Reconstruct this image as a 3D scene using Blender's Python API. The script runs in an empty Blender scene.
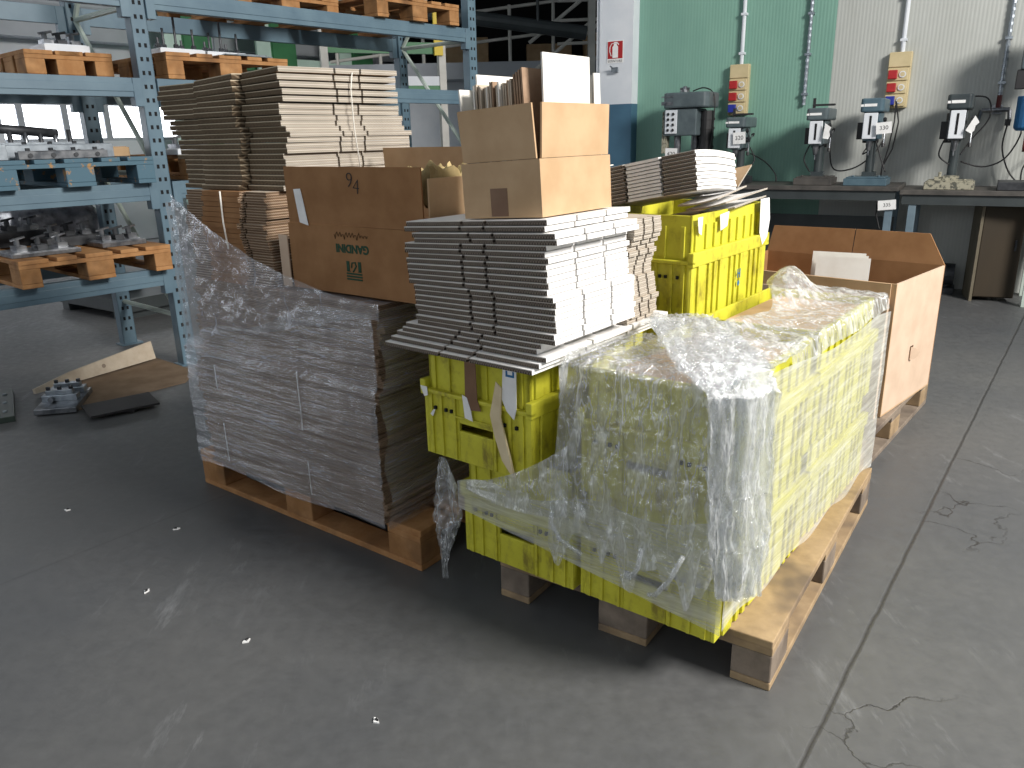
import bpy, math, random
from mathutils import Vector, Matrix, noise, Euler

random.seed(11)
S = bpy.context.scene
COL = S.collection
R = math.radians

# ------------------------------------------------------------------ camera
F_PX, PITCH, ROLL, CAM_H = 779.7, R(17.574), R(-1.295), 1.310
cd = bpy.data.cameras.new('camera')
cd.sensor_width = 36.0
cd.lens = F_PX / 1024 * 36.0
cd.clip_end = 100
cam = bpy.data.objects.new('camera', cd)
COL.objects.link(cam)
_fw = Vector((0, math.cos(PITCH), -math.sin(PITCH)))
_up = Vector((0, math.sin(PITCH), math.cos(PITCH)))
_rt = Vector((1, 0, 0))
_r2 = math.cos(ROLL) * _rt + math.sin(ROLL) * _up
_u2 = -math.sin(ROLL) * _rt + math.cos(ROLL) * _up
cam.matrix_world = Matrix(((_r2.x, _u2.x, -_fw.x, 0), (_r2.y, _u2.y, -_fw.y, 0), (_r2.z, _u2.z, -_fw.z, CAM_H), (0, 0, 0, 1)))
S.camera = cam

# ------------------------------------------------------------------ light
W = bpy.data.worlds.new('daylight')
S.world = W
W.use_nodes = True
bg = W.node_tree.nodes['Background']
bg.inputs[0].default_value = (0.87, 0.94, 1.0, 1)
bg.inputs[1].default_value = 0.31

def area(name, loc, target, sx, sy, power, col):
    l = bpy.data.lights.new(name, 'AREA')
    l.shape = 'RECTANGLE'; l.size = sx; l.size_y = sy; l.energy = power; l.color = col
    o = bpy.data.objects.new(name, l)
    o.location = loc
    o.rotation_euler = (Vector(target) - Vector(loc)).to_track_quat('-Z', 'Y').to_euler()
    COL.objects.link(o)
    return o
area('daylight_from_high_side_windows', (5.1, -0.6, 4.9), (1.0, 2.4, 0.5), 2.2, 1.6, 950, (1.0, 0.96, 0.90))
area('daylight_from_window_row', (-7.1, 10.6, 2.6), (-2.5, 5.0, 0.3), 3.0, 1.0, 200, (0.85, 0.92, 1.0))
area('added_glint_light_behind', (-4.2, -3.4, 3.4), (-0.2, 2.4, 0.5), 1.4, 1.8, 50, (0.92, 0.96, 1.0))  # added lamp behind the camera: film glints and lift on left faces

S.view_settings.view_transform = 'Standard'
S.view_settings.look = 'None'
S.view_settings.gamma = 1.0
S.view_settings.use_curve_mapping = False
S.view_settings.exposure = 0.0
S.cycles.transparent_max_bounces = 24
S.cycles.max_bounces = 8

# ------------------------------------------------------------------ materials
def srgb(r, g, b):
    def f(c):
        c /= 255.0
        return c / 12.92 if c <= 0.04045 else ((c + 0.055) / 1.055) ** 2.4
    return (f(r), f(g), f(b), 1)

def newmat(name):
    m = bpy.data.materials.new(name); m.use_nodes = True
    nt = m.node_tree
    return m, nt, nt.nodes['Principled BSDF']

def mapping(nt, scale=(1, 1, 1), rot=(0, 0, 0), coord='Object'):
    tc = nt.nodes.new('ShaderNodeTexCoord'); mp = nt.nodes.new('ShaderNodeMapping')
    mp.inputs['Scale'].default_value = scale; mp.inputs['Rotation'].default_value = rot
    nt.links.new(tc.outputs[coord], mp.inputs[0])
    return mp.outputs[0]

def tex_noise(nt, vec, scale, detail=4, rough=0.55):
    n = nt.nodes.new('ShaderNodeTexNoise')
    n.inputs['Scale'].default_value = scale; n.inputs['Detail'].default_value = detail; n.inputs['Roughness'].default_value = rough
    nt.links.new(vec, n.inputs['Vector'])
    return n.outputs[0]

def ramp(nt, fac, stops):
    r = nt.nodes.new('ShaderNodeValToRGB')
    e = r.color_ramp.elements
    while len(e) < len(stops): e.new(0.5)
    for i, (p, c) in enumerate(stops):
        e[i].position = p
        e[i].color = c if len(c) == 4 else (*c, 1)
    nt.links.new(fac, r.inputs[0])
    return r.outputs[0]

def mixc(nt, fac, a, b, mode='MIX'):
    m = nt.nodes.new('ShaderNodeMix'); m.data_type = 'RGBA'; m.blend_type = mode
    for s, v in ((m.inputs[0], fac), (m.inputs[6], a), (m.inputs[7], b)):
        if isinstance(v, (int, float)): s.default_value = v
        elif isinstance(v, tuple): s.default_value = v
        else: nt.links.new(v, s)
    return m.outputs[2]

def math_n(nt, op, a, b=None, c=None):
    m = nt.nodes.new('ShaderNodeMath'); m.operation = op
    for i, v in enumerate((a, b, c)):
        if v is None: continue
        if isinstance(v, (int, float)): m.inputs[i].default_value = v
        else: nt.links.new(v, m.inputs[i])
    return m.outputs[0]

def bump(nt, b, h, strength=0.3, dist=0.01):
    n = nt.nodes.new('ShaderNodeBump'); n.inputs['Strength'].default_value = strength; n.inputs['Distance'].default_value = dist
    nt.links.new(h, n.inputs['Height']); nt.links.new(n.outputs[0], b.inputs['Normal'])

def pm(name, c1, c2=None, scale=6, stretch=(1, 1, 1), rough=0.6, metal=0.0, bmp=0.0, lo=0.35, hi=0.65, spec=None):
    m, nt, b = newmat(name)
    c2 = c2 or c1
    v = mapping(nt, stretch)
    n = tex_noise(nt, v, scale, 5)
    nt.links.new(ramp(nt, n, [(lo, c1), (hi, c2)]), b.inputs['Base Color'])
    b.inputs['Roughness'].default_value = rough; b.inputs['Metallic'].default_value = metal
    if spec is not None: b.inputs['Specular IOR Level'].default_value = spec
    if bmp: bump(nt, b, n, bmp, 0.004)
    return m

M = {}
M['kraft'] = pm('kraft_cardboard', srgb(196, 166, 132), srgb(182, 152, 118), 9, rough=0.85, spec=0.15)
M['kraft_pale'] = pm('pale_kraft_cardboard', srgb(208, 184, 162), srgb(196, 172, 150), 9, rough=0.85, spec=0.15)
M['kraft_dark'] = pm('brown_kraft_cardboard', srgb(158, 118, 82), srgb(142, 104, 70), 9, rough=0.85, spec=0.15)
M['tape'] = pm('brown_packing_tape', srgb(128, 98, 74), srgb(118, 88, 66), 14, rough=0.35)
M['liner_white'] = pm('white_grey_liner', srgb(238, 237, 236), srgb(224, 222, 220), 14, rough=0.8, spec=0.2)
M['liner_grey'] = pm('grey_brown_liner', srgb(196, 184, 168), srgb(176, 163, 146), 14, rough=0.85, spec=0.15)
M['liner_brown'] = pm('brown_grey_liner', srgb(166, 140, 118), srgb(138, 114, 94), 14, rough=0.85, spec=0.15)
M['white_board'] = pm('white_board', srgb(238, 236, 230), srgb(226, 222, 214), 8, rough=0.75)
M['tab_light'] = pm('pale_brown_flap', srgb(184, 168, 144), srgb(170, 153, 130), 14, rough=0.85, spec=0.15)
M['beige_paper'] = pm('beige_paper', srgb(222, 206, 172), srgb(206, 188, 152), 12, rough=0.8)
M['black'] = pm('black_plastic', srgb(32, 32, 34), srgb(42, 42, 44), 10, rough=0.5)
M['hole'] = pm('dark_hole', srgb(18, 20, 24), None, rough=0.9)
M['white_paint'] = pm('white_paint', srgb(222, 226, 232), srgb(208, 214, 222), 3, rough=0.5)
M['paper'] = pm('white_paper', srgb(240, 240, 240), srgb(228, 228, 228), 20, rough=0.8)
M['rack_blue'] = pm('pale_blue_rack_paint', srgb(100, 124, 138), srgb(86, 110, 126), 5, rough=0.42, spec=0.5)
M['galv'] = pm('galvanised_steel', srgb(170, 178, 186), srgb(140, 148, 156), 22, rough=0.35, metal=0.8)
M['steel'] = pm('machined_steel', srgb(150, 152, 156), srgb(96, 100, 106), 18, rough=0.32, metal=0.85)
M['iron'] = pm('dark_iron', srgb(74, 76, 80), srgb(50, 52, 56), 16, rough=0.5, metal=0.5)
M['cream'] = pm('cream_plastic', srgb(206, 190, 150), srgb(194, 178, 138), 8, rough=0.5)
M['red'] = pm('red_plastic', srgb(176, 36, 40), srgb(160, 30, 34), 10, rough=0.45)
M['blue'] = pm('blue_plastic', srgb(40, 54, 160), srgb(34, 46, 140), 10, rough=0.45)
M['green_paint'] = pm('green_steel_paint', srgb(66, 128, 84), srgb(56, 112, 74), 4, rough=0.5)
M['green_pale'] = pm('lit_pale_green', srgb(200, 226, 214), srgb(188, 214, 202), 4, rough=0.5)  # pale green; on the columns, window light put into the colour
M['yellow_paint'] = pm('yellow_steel_paint', srgb(220, 190, 40), None, rough=0.5)
M['machine_grey'] = pm('grey_machine_enamel', srgb(92, 104, 108), srgb(76, 87, 92), 10, rough=0.4)
M['machine_blue'] = pm('blue_grey_machine_enamel', srgb(84, 108, 120), srgb(70, 93, 106), 10, rough=0.45)
M['machine_dark'] = pm('dark_grey_machine_enamel', srgb(60, 68, 70), srgb(48, 56, 60), 10, rough=0.4)
M['worn'] = pm('worn_cream_casting', srgb(158, 154, 136), srgb(82, 82, 74), 40, rough=0.7, lo=0.5, hi=0.6)
M['bright_blue'] = pm('bright_blue_enamel', srgb(44, 112, 164), srgb(36, 96, 146), 8, rough=0.4)
M['bench_steel'] = pm('dark_bench_top', srgb(88, 84, 80), srgb(62, 60, 58), 8, rough=0.55)
M['bench_leg'] = pm('blue_grey_bench_steel', srgb(110, 128, 140), srgb(92, 110, 122), 6, rough=0.5)
M['leg_pale'] = pm('pale_green_bench_steel', srgb(196, 208, 200), srgb(176, 190, 182), 6, rough=0.5)
M['cupboard'] = pm('brown_cupboard_board', srgb(58, 47, 31), srgb(46, 38, 26), 3, (1, 1, 0.3), rough=0.7)  # brown darkened to carry the shade under the bench
M['light_edge'] = pm('pale_board_edge', srgb(112, 104, 88), srgb(98, 90, 74), 10, rough=0.7)
M['text_green'] = pm('dark_green_print', srgb(24, 66, 46), None, rough=0.8)
M['text_brown'] = pm('dark_brown_print', srgb(84, 56, 30), None, rough=0.8)
M['text_black'] = pm('black_ink', srgb(40, 40, 44), None, rough=0.8)
M['string'] = pm('white_twine', srgb(226, 222, 214), None, rough=0.7)
M['shaded_wall'] = pm('shaded_interior_plaster', srgb(40, 38, 38), srgb(28, 27, 28), 1.5, rough=0.95)  # darkness of the deep gallery put into the colour
M['dark_steel'] = pm('dark_steel', srgb(60, 66, 68), srgb(48, 54, 56), 4, rough=0.5)
M['rail'] = pm('grey_rail_paint', srgb(206, 204, 198), srgb(188, 186, 180), 5, rough=0.5)
M['wall_pale'] = pm('pale_grey_plaster', srgb(222, 225, 230), srgb(204, 209, 216), 1.2, rough=0.8)
M['wall_mid'] = pm('mid_grey_concrete', srgb(176, 181, 188), srgb(158, 163, 170), 1.6, rough=0.8)
M['black_rubber'] = pm('black_rubber_sheet', srgb(44, 42, 42), srgb(34, 32, 34), 8, rough=0.6)
M['green_plate'] = pm('dark_green_plate', srgb(56, 68, 62), srgb(44, 54, 50), 10, rough=0.4, metal=0.3)

def make_wood(name, c1, c2, c3):
    m, nt, b = newmat(name)
    v = mapping(nt, (14, 14, 1.2)) if False else mapping(nt, (9, 9, 9))
    n = tex_noise(nt, v, 1.2, 6, 0.65)
    v2 = mapping(nt, (1, 1, 1)); n2 = tex_noise(nt, v2, 5, 3)
    c = ramp(nt, n, [(0.3, c1), (0.6, c2)])
    nt.links.new(mixc(nt, ramp(nt, n2, [(0.5, (0, 0, 0)), (0.7, (1, 1, 1))]), c, c3), b.inputs['Base Color'])
    b.inputs['Roughness'].default_value = 0.8; b.inputs['Specular IOR Level'].default_value = 0.2
    bump(nt, b, n, 0.3, 0.003)
    return m
M['wood'] = make_wood('weathered_pallet_wood', srgb(176, 152, 120), srgb(150, 128, 100), srgb(112, 98, 84))
M['wood_orange'] = make_wood('warm_pallet_wood', srgb(186, 142, 98), srgb(164, 118, 76), srgb(128, 94, 64))
M['wood_block'] = make_wood('pressed_wood_block', srgb(178, 134, 92), srgb(152, 110, 70), srgb(120, 90, 62))
M['wood_grey'] = make_wood('grey_old_wood', srgb(150, 136, 122), srgb(122, 110, 98), srgb(98, 88, 80))
M['wood_pale'] = make_wood('pale_plank_wood', srgb(196, 184, 166), srgb(180, 166, 148), srgb(150, 136, 120))

def make_blue_wood():
    m, nt, b = newmat('worn_blue_painted_wood')
    n = tex_noise(nt, mapping(nt), 16, 6, 0.7)
    nt.links.new(ramp(nt, n, [(0.58, srgb(78, 108, 124)), (0.63, srgb(168, 128, 82))]), b.inputs['Base Color'])
    b.inputs['Roughness'].default_value = 0.75
    return m
M['wood_blue'] = make_blue_wood()

def make_yellow():
    m, nt, b = newmat('dirty_yellow_plastic')
    v = mapping(nt)
    n = tex_noise(nt, v, 7, 8, 0.7)
    n2 = tex_noise(nt, mapping(nt, (1, 1, 0.35)), 38, 4, 0.6)
    c = ramp(nt, n, [(0.40, srgb(206, 202, 62)), (0.72, srgb(184, 176, 46))])
    dirt = math_n(nt, 'MULTIPLY', ramp(nt, n, [(0.46, (0, 0, 0)), (0.62, (1, 1, 1))]), ramp(nt, n2, [(0.46, (0, 0, 0)), (0.62, (0.75, 0.75, 0.75))]))
    nt.links.new(mixc(nt, dirt, c, srgb(112, 98, 42)), b.inputs['Base Color'])
    b.inputs['Roughness'].default_value = 0.45
    bump(nt, b, n2, 0.08, 0.003)
    return m
M['yellow'] = make_yellow()

def make_edge(name, light, mid, dark, plies=2.0):
    """cut edge of double-wall corrugated board: u = metres along the edge, v = 0..1 through the thickness"""
    m, nt, b = newmat(name)
    uv = nt.nodes.new('ShaderNodeUVMap'); uv.uv_map = 'edge'
    sp = nt.nodes.new('ShaderNodeSeparateXYZ'); nt.links.new(uv.outputs[0], sp.inputs[0])
    u, v = sp.outputs[0], sp.outputs[1]
    v2 = math_n(nt, 'FRACT', math_n(nt, 'MULTIPLY', v, plies * 0.999))
    s = math_n(nt, 'MULTIPLY_ADD', math_n(nt, 'SINE', math_n(nt, 'MULTIPLY', u, 2 * math.pi / 0.0075)), 0.33, 0.5)
    d = math_n(nt, 'ABSOLUTE', math_n(nt, 'SUBTRACT', v2, s))
    fl = ramp(nt, d, [(0.12, mid), (0.24, dark)])
    lin = math_n(nt, 'ABSOLUTE', math_n(nt, 'SUBTRACT', v2, 0.5))
    lf = ramp(nt, lin, [(0.36, (0, 0, 0)), (0.42, (1, 1, 1))]) if plies > 1.5 else ramp(nt, v2, [(0.80, (0, 0, 0)), (0.86, (1, 1, 1))])
    n = tex_noise(nt, mapping(nt), 9, 4)
    c = mixc(nt, lf, fl, light)
    c = mixc(nt, 0.4, c, ramp(nt, n, [(0.3, (0.6, 0.6, 0.6)), (0.7, (1, 1, 1))]), 'MULTIPLY')
    nt.links.new(c, b.inputs['Base Color'])
    b.inputs['Roughness'].default_value = 0.9; b.inputs['Specular IOR Level'].default_value = 0.1
    return m
M['edge_grey'] = make_edge('corrugated_edge_grey', srgb(222, 217, 210), srgb(150, 139, 128), srgb(66, 57, 50), 1.0)
M['edge_brown'] = make_edge('corrugated_edge_brown', srgb(196, 172, 148), srgb(150, 124, 100), srgb(72, 56, 44))
M['edge_flap'] = make_edge('corrugated_edge_flap', srgb(206, 192, 168), srgb(132, 116, 96), srgb(82, 69, 55), 1.0)
M['edge_tan'] = make_edge('corrugated_edge_tan', srgb(214, 207, 196), srgb(194, 186, 174), srgb(138, 127, 114))

def make_film(name, base, streak, sc, stretch, rot=(0, 0, 0), tint=(0.93, 0.95, 0.97, 1), rough=0.16, bmp=0.5, spark=0.25, crw=0.03, cra=0.35):
    """clear polythene: see-through, with milky creases and sharp glints"""
    m = bpy.data.materials.new(name); m.use_nodes = True
    nt = m.node_tree; nt.nodes.clear()
    out = nt.nodes.new('ShaderNodeOutputMaterial')
    tr = nt.nodes.new('ShaderNodeBsdfTransparent'); tr.inputs[0].default_value = (0.97, 0.98, 0.98, 1)
    gl = nt.nodes.new('ShaderNodeBsdfGlossy'); gl.inputs['Roughness'].default_value = rough; gl.inputs[0].default_value = (0.95, 0.97, 1, 1)
    df = nt.nodes.new('ShaderNodeBsdfDiffuse'); df.inputs[0].default_value = tint
    tl = nt.nodes.new('ShaderNodeBsdfTranslucent'); tl.inputs[0].default_value = tint
    v = mapping(nt, stretch, rot)
    n1 = tex_noise(nt, v, sc, 6, 0.65)
    n2 = tex_noise(nt, mapping(nt, (1, 1, 1)), sc * 0.35, 4, 0.6)
    bm = nt.nodes.new('ShaderNodeBump'); bm.inputs['Strength'].default_value = bmp; bm.inputs['Distance'].default_value = 0.02
    h = math_n(nt, 'ADD', n1, math_n(nt, 'MULTIPLY', n2, 1.5))
    nt.links.new(h, bm.inputs['Height'])
    for s in (gl, df, tl): nt.links.new(bm.outputs[0], s.inputs['Normal'])
    milky = nt.nodes.new('ShaderNodeMixShader'); milky.inputs[0].default_value = 0.3
    nt.links.new(df.outputs[0], milky.inputs[1]); nt.links.new(tl.outputs[0], milky.inputs[2])
    lw = nt.nodes.new('ShaderNodeLayerWeight'); lw.inputs[0].default_value = 0.35
    k = math_n(nt, 'MULTIPLY', ramp(nt, n1, [(0.44, (0, 0, 0)), (0.72, (1, 1, 1))]), streak)
    n3 = tex_noise(nt, v, sc * 0.8, 3, 0.5)
    crease = ramp(nt, math_n(nt, 'ABSOLUTE', math_n(nt, 'SUBTRACT', n3, 0.5)), [(0.0, (1, 1, 1)), (crw, (0, 0, 0))])
    k = math_n(nt, 'ADD', k, math_n(nt, 'MULTIPLY', crease, cra))
    k = math_n(nt, 'ADD', k, base)
    k = math_n(nt, 'ADD', k, math_n(nt, 'MULTIPLY', lw.outputs['Facing'], 0.16))
    k = math_n(nt, 'MINIMUM', k, 0.95)
    a = nt.nodes.new('ShaderNodeMixShader')
    nt.links.new(k, a.inputs[0]); nt.links.new(tr.outputs[0], a.inputs[1]); nt.links.new(milky.outputs[0], a.inputs[2])
    f = nt.nodes.new('ShaderNodeMixShader'); f.inputs[0].default_value = spark
    nt.links.new(a.outputs[0], f.inputs[1]); nt.links.new(gl.outputs[0], f.inputs[2])
    nt.links.new(f.outputs[0], out.inputs[0])
    return m
M['film_crumple'] = make_film('crumpled_clear_film', 0.12, 0.55, 18, (1.5, 1.5, 0.4), bmp=1.0, spark=0.24, rough=0.09, cra=0.38, crw=0.025)
M['film_wrap'] = make_film('stretched_clear_film', 0.22, 0.32, 15, (0.2, 0.2, 2.6), (R(24), 0, 0), bmp=0.25, spark=0.12, cra=0.12)
M['film_dark'] = make_film('grey_stretch_film', 0.06, 0.26, 9, (0.3, 0.3, 3.5), (0, R(14), 0), tint=(0.72, 0.72, 0.78, 1), bmp=0.6, spark=0.18, rough=0.08, cra=0.22, crw=0.02)
M['film_tail'] = make_film('loose_grey_film', 0.09, 0.22, 9, (1, 1, 0.5), (0, R(-35), 0), tint=(0.78, 0.78, 0.84, 1), bmp=0.8, spark=0.14, rough=0.10, cra=0.12, crw=0.04)

def make_floor():
    m, nt, b = newmat('worn_grey_concrete')
    v = mapping(nt)
    big = tex_noise(nt, v, 0.7, 5, 0.6)
    fine = tex_noise(nt, v, 22, 6, 0.7)
    c = ramp(nt, big, [(0.3, srgb(82, 84, 87)), (0.7, srgb(101, 101, 100))])
    c = mixc(nt, 0.5, c, ramp(nt, fine, [(0.3, (0.62, 0.62, 0.62)), (0.7, (1, 1, 1))]), 'MULTIPLY')
    # pale scuffs
    sv = mapping(nt, (1, 0.25, 1), (0, 0, R(60)))
    sc = tex_noise(nt, sv, 9, 8, 0.75); area_m = tex_noise(nt, v, 1.6, 2)
    scuff = math_n(nt, 'MULTIPLY', ramp(nt, sc, [(0.55, (0, 0, 0)), (0.70, (0.6, 0.6, 0.6))]), ramp(nt, area_m, [(0.5, (0, 0, 0)), (0.62, (1, 1, 1))]))
    c = mixc(nt, scuff, c, srgb(140, 142, 145))
    # joints: lines in the floor plane
    geo = nt.nodes.new('ShaderNodeNewGeometry')
    sp = nt.nodes.new('ShaderNodeSeparateXYZ'); nt.links.new(geo.outputs['Position'], sp.inputs[0])
    wob = tex_noise(nt, v, 5, 5, 0.7)
    def line(p, q, w, wa):
        dx, dy = q[0] - p[0], q[1] - p[1]; L = math.hypot(dx, dy); nx, ny = -dy / L, dx / L
        e = math_n(nt, 'ADD', math_n(nt, 'MULTIPLY', sp.outputs[0], nx), math_n(nt, 'MULTIPLY', sp.outputs[1], ny))
        e = math_n(nt, 'SUBTRACT', e, p[0] * nx + p[1] * ny)
        e = math_n(nt, 'ADD', e, math_n(nt, 'MULTIPLY', math_n(nt, 'SUBTRACT', wob, 0.5), wa))
        return ramp(nt, math_n(nt, 'ABSOLUTE', e), [(w * 0.5, (1, 1, 1)), (w, (0, 0, 0))]), e
    l1, e1 = line((0.602, 1.349), (2.015, 3.233), 0.0055, 0.012)
    l2, _ = line((-1.63, 2.16), (-1.26, 2.62), 0.005, 0.01)
    c = mixc(nt, math_n(nt, 'MULTIPLY', l1, 0.85), c, srgb(44, 42, 40))
    c = mixc(nt, math_n(nt, 'MULTIPLY', l2, 0.4), c, srgb(60, 60, 60))
    # cracks beside the joint
    vo = nt.nodes.new('ShaderNodeTexVoronoi'); vo.feature = 'DISTANCE_TO_EDGE'; vo.inputs['Scale'].default_value = 2.3
    wv = nt.nodes.new('ShaderNodeVectorMath'); wv.operation = 'ADD'
    nz = nt.nodes.new('ShaderNodeTexNoise'); nz.inputs['Scale'].default_value = 5; nz.inputs['Detail'].default_value = 6
    nt.links.new(v, nz.inputs['Vector'])
    vm = nt.nodes.new('ShaderNodeVectorMath'); vm.operation = 'SCALE'; vm.inputs['Scale'].default_value = 0.35
    nt.links.new(nz.outputs['Color'], vm.inputs[0]); nt.links.new(v, wv.inputs[0]); nt.links.new(vm.outputs[0], wv.inputs[1])
    nt.links.new(wv.outputs[0], vo.inputs['Vector'])
    near = ramp(nt, math_n(nt, 'ABSOLUTE', math_n(nt, 'ADD', e1, 0.12)), [(0.05, (1, 1, 1)), (0.16, (0, 0, 0))])
    near = math_n(nt, 'MULTIPLY', near, ramp(nt, tex_noise(nt, v, 1.9, 2), [(0.47, (0, 0, 0)), (0.55, (1, 1, 1))]))
    cr = math_n(nt, 'MULTIPLY', ramp(nt, vo.outputs['Distance'], [(0.003, (1, 1, 1)), (0.010, (0, 0, 0))]), near)
    c = mixc(nt, math_n(nt, 'MULTIPLY', cr, 0.9), c, srgb(40, 38, 36))
    nt.links.new(c, b.inputs['Base Color'])
    nt.links.new(ramp(nt, fine, [(0.3, (0.38, 0.38, 0.38)), (0.7, (0.62, 0.62, 0.62))]), b.inputs['Roughness'])
    hh = math_n(nt, 'SUBTRACT', math_n(nt, 'MULTIPLY', fine, 0.15), math_n(nt, 'MAXIMUM', l1, cr))
    bump(nt, b, hh, 0.35, 0.006)
    return m
M['floor'] = make_floor()

def make_ribbed(name, c1, c2, period=0.028):
    m, nt, b = newmat(name)
    tc = nt.nodes.new('ShaderNodeTexCoord'); sp = nt.nodes.new('ShaderNodeSeparateXYZ'); nt.links.new(tc.outputs['Object'], sp.inputs[0])
    s = math_n(nt, 'SINE', math_n(nt, 'MULTIPLY', sp.outputs[0], 2 * math.pi / period))
    n = tex_noise(nt, mapping(nt, (1, 1, 0.4)), 1.6, 6, 0.65)
    c = ramp(nt, n, [(0.3, c1), (0.7, c2)])
    c = mixc(nt, 0.22, c, ramp(nt, math_n(nt, 'MULTIPLY_ADD', s, 0.5, 0.5), [(0.0, (0.78, 0.78, 0.78)), (0.5, (1, 1, 1))]), 'MULTIPLY')
    nt.links.new(c, b.inputs['Base Color']); b.inputs['Roughness'].default_value = 0.5
    bump(nt, b, s, 0.15, 0.004)
    return m
M['wall_teal'] = make_ribbed('teal_ribbed_panel', srgb(130, 172, 156), srgb(114, 156, 142))
M['wall_grey'] = make_ribbed('pale_grey_ribbed_panel', srgb(192, 195, 192), srgb(172, 175, 170))

def make_emit(name, col, st):
    m = bpy.data.materials.new(name); m.use_nodes = True
    nt = m.node_tree; nt.nodes.clear()
    o = nt.nodes.new('ShaderNodeOutputMaterial'); e = nt.nodes.new('ShaderNodeEmission')
    e.inputs[0].default_value = col; e.inputs[1].default_value = st
    nt.links.new(e.outputs[0], o.inputs[0])
    return m
M['daylight_pane'] = make_emit('bright_window_daylight', (0.92, 0.95, 1, 1), 5.0)

# ------------------------------------------------------------------ mesh helpers
class MB:
    def __init__(s):
        s.v = []; s.f = []; s.m = []; s.uv = {}
    def add(s, vs, fs, mi=0, T=None):
        b = len(s.v)
        s.v += [tuple(T @ Vector(p)) if T is not None else tuple(p) for p in vs]
        for f in fs:
            s.f.append([i + b for i in f]); s.m.append(mi)
        return s
    def box(s, x0, x1, y0, y1, z0, z1, mi=0, T=None):
        vs = [(x0, y0, z0), (x1, y0, z0), (x1, y1, z0), (x0, y1, z0), (x0, y0, z1), (x1, y0, z1), (x1, y1, z1), (x0, y1, z1)]
        return s.add(vs, [(0, 3, 2, 1), (4, 5, 6, 7), (0, 1, 5, 4), (1, 2, 6, 5), (2, 3, 7, 6), (3, 0, 4, 7)], mi, T)
    def prism(s, poly, z0, z1, mi=0, T=None):
        n = len(poly)
        vs = [(x, y, z0) for x, y in poly] + [(x, y, z1) for x, y in poly]
        fs = [tuple(range(n - 1, -1, -1)), tuple(range(n, 2 * n))] + [(i, (i + 1) % n, n + (i + 1) % n, n + i) for i in range(n)]
        return s.add(vs, fs, mi, T)
    def cyl(s, p0, p1, r0, r1=None, n=14, mi=0, T=None):
        r1 = r0 if r1 is None else r1
        p0, p1 = Vector(p0), Vector(p1); d = (p1 - p0).normalized()
        a = d.orthogonal().normalized(); b = d.cross(a)
        vs = []
        for p, r in ((p0, r0), (p1, r1)):
            for i in range(n):
                t = 2 * math.pi * i / n
                vs.append(p + a * (r * math.cos(t)) + b * (r * math.sin(t)))
        fs = [(i, (i + 1) % n, n + (i + 1) % n, n + i) for i in range(n)] + [tuple(range(n - 1, -1, -1)), tuple(range(n, 2 * n))]
        return s.add(vs, fs, mi, T)
    def tube(s, pts, r, n=6, mi=0, T=None):
        pts = [Vector(p) for p in pts]
        vs = []
        a = None
        for i, p in enumerate(pts):
            d = (pts[min(i + 1, len(pts) - 1)] - pts[max(i - 1, 0)]).normalized()
            if a is None: a = d.orthogonal().normalized()
            a = (a - d * a.dot(d))
            a = a.normalized() if a.length > 1e-6 else d.orthogonal().normalized()
            b = d.cross(a)
            for k in range(n):
                t = 2 * math.pi * k / n
                vs.append(p + a * (r * math.cos(t)) + b * (r * math.sin(t)))
        L = len(pts)
        fs = [(i * n + k, i * n + (k + 1) % n, (i + 1) * n + (k + 1) % n, (i + 1) * n + k) for i in range(L - 1) for k in range(n)]
        fs += [tuple(range(n - 1, -1, -1)), tuple(range((L - 1) * n, L * n))]
        return s.add(vs, fs, mi, T)
    def grid(s, nx, ny, fn, mi=0):
        vs = [fn(i / nx, j / ny) for j in range(ny + 1) for i in range(nx + 1)]
        w = nx + 1
        return s.add(vs, [(j * w + i, j * w + i + 1, (j + 1) * w + i + 1, (j + 1) * w + i) for j in range(ny) for i in range(nx)], mi)
    def mesh(s, name, mats, smooth=False):
        me = bpy.data.meshes.new(name)
        me.from_pydata(s.v, [], s.f)
        for m in (mats if isinstance(mats, (list, tuple)) else [mats]): me.materials.append(M[m] if isinstance(m, str) else m)
        for p, k in zip(me.polygons, s.m):
            p.material_index = k; p.use_smooth = smooth
        if s.uv:
            lay = me.uv_layers.new(name='edge')
            for p in me.polygons:
                if p.index in s.uv:
                    for li, c in zip(p.loop_indices, s.uv[p.index]): lay.data[li].uv = c
        me.update()
        return me
    def build(s, name, mats, parent=None, smooth=False, bevel=0.0, loc=None, rotz=0.0):
        return link(name, s.mesh(name, mats, smooth), parent, bevel, loc, rotz)

def link(name, me, parent=None, bevel=0.0, loc=None, rotz=0.0):
    o = bpy.data.objects.new(name, me); COL.objects.link(o)
    if parent: o.parent = parent
    if loc is not None: o.location = loc
    o.rotation_euler = (0, 0, rotz)
    if bevel:
        b = o.modifiers.new('bevel', 'BEVEL'); b.width = bevel; b.segments = 2; b.limit_method = 'ANGLE'
    return o

def tag(o, label, cat, group=None):
    o['label'] = label; o['category'] = cat
    if group: o['group'] = group
    return o

def thing(name, label, cat, loc=(0, 0, 0), rotz=0.0, group=None, rot=None):
    o = bpy.data.objects.new(name, None); COL.objects.link(o)
    o.empty_display_size = 0.05
    o.location = loc; o.rotation_euler = rot if rot else (0, 0, rotz)
    return tag(o, label, cat, group)

def struct(o):
    o['kind'] = 'structure'
    return o

def kids(o): return [c for c in bpy.data.objects if c.parent == o]

def dup(root, loc, rotz, label, group=None, cat=None):
    def cp(o, parent):
        c = o.copy(); COL.objects.link(c)
        if parent: c.parent = parent
        for k in kids(o): cp(k, c)
        return c
    r = cp(root, None)
    r.location = loc; r.rotation_euler = (0, 0, rotz); r['label'] = label
    if group: r['group'] = group
    return r

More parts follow.
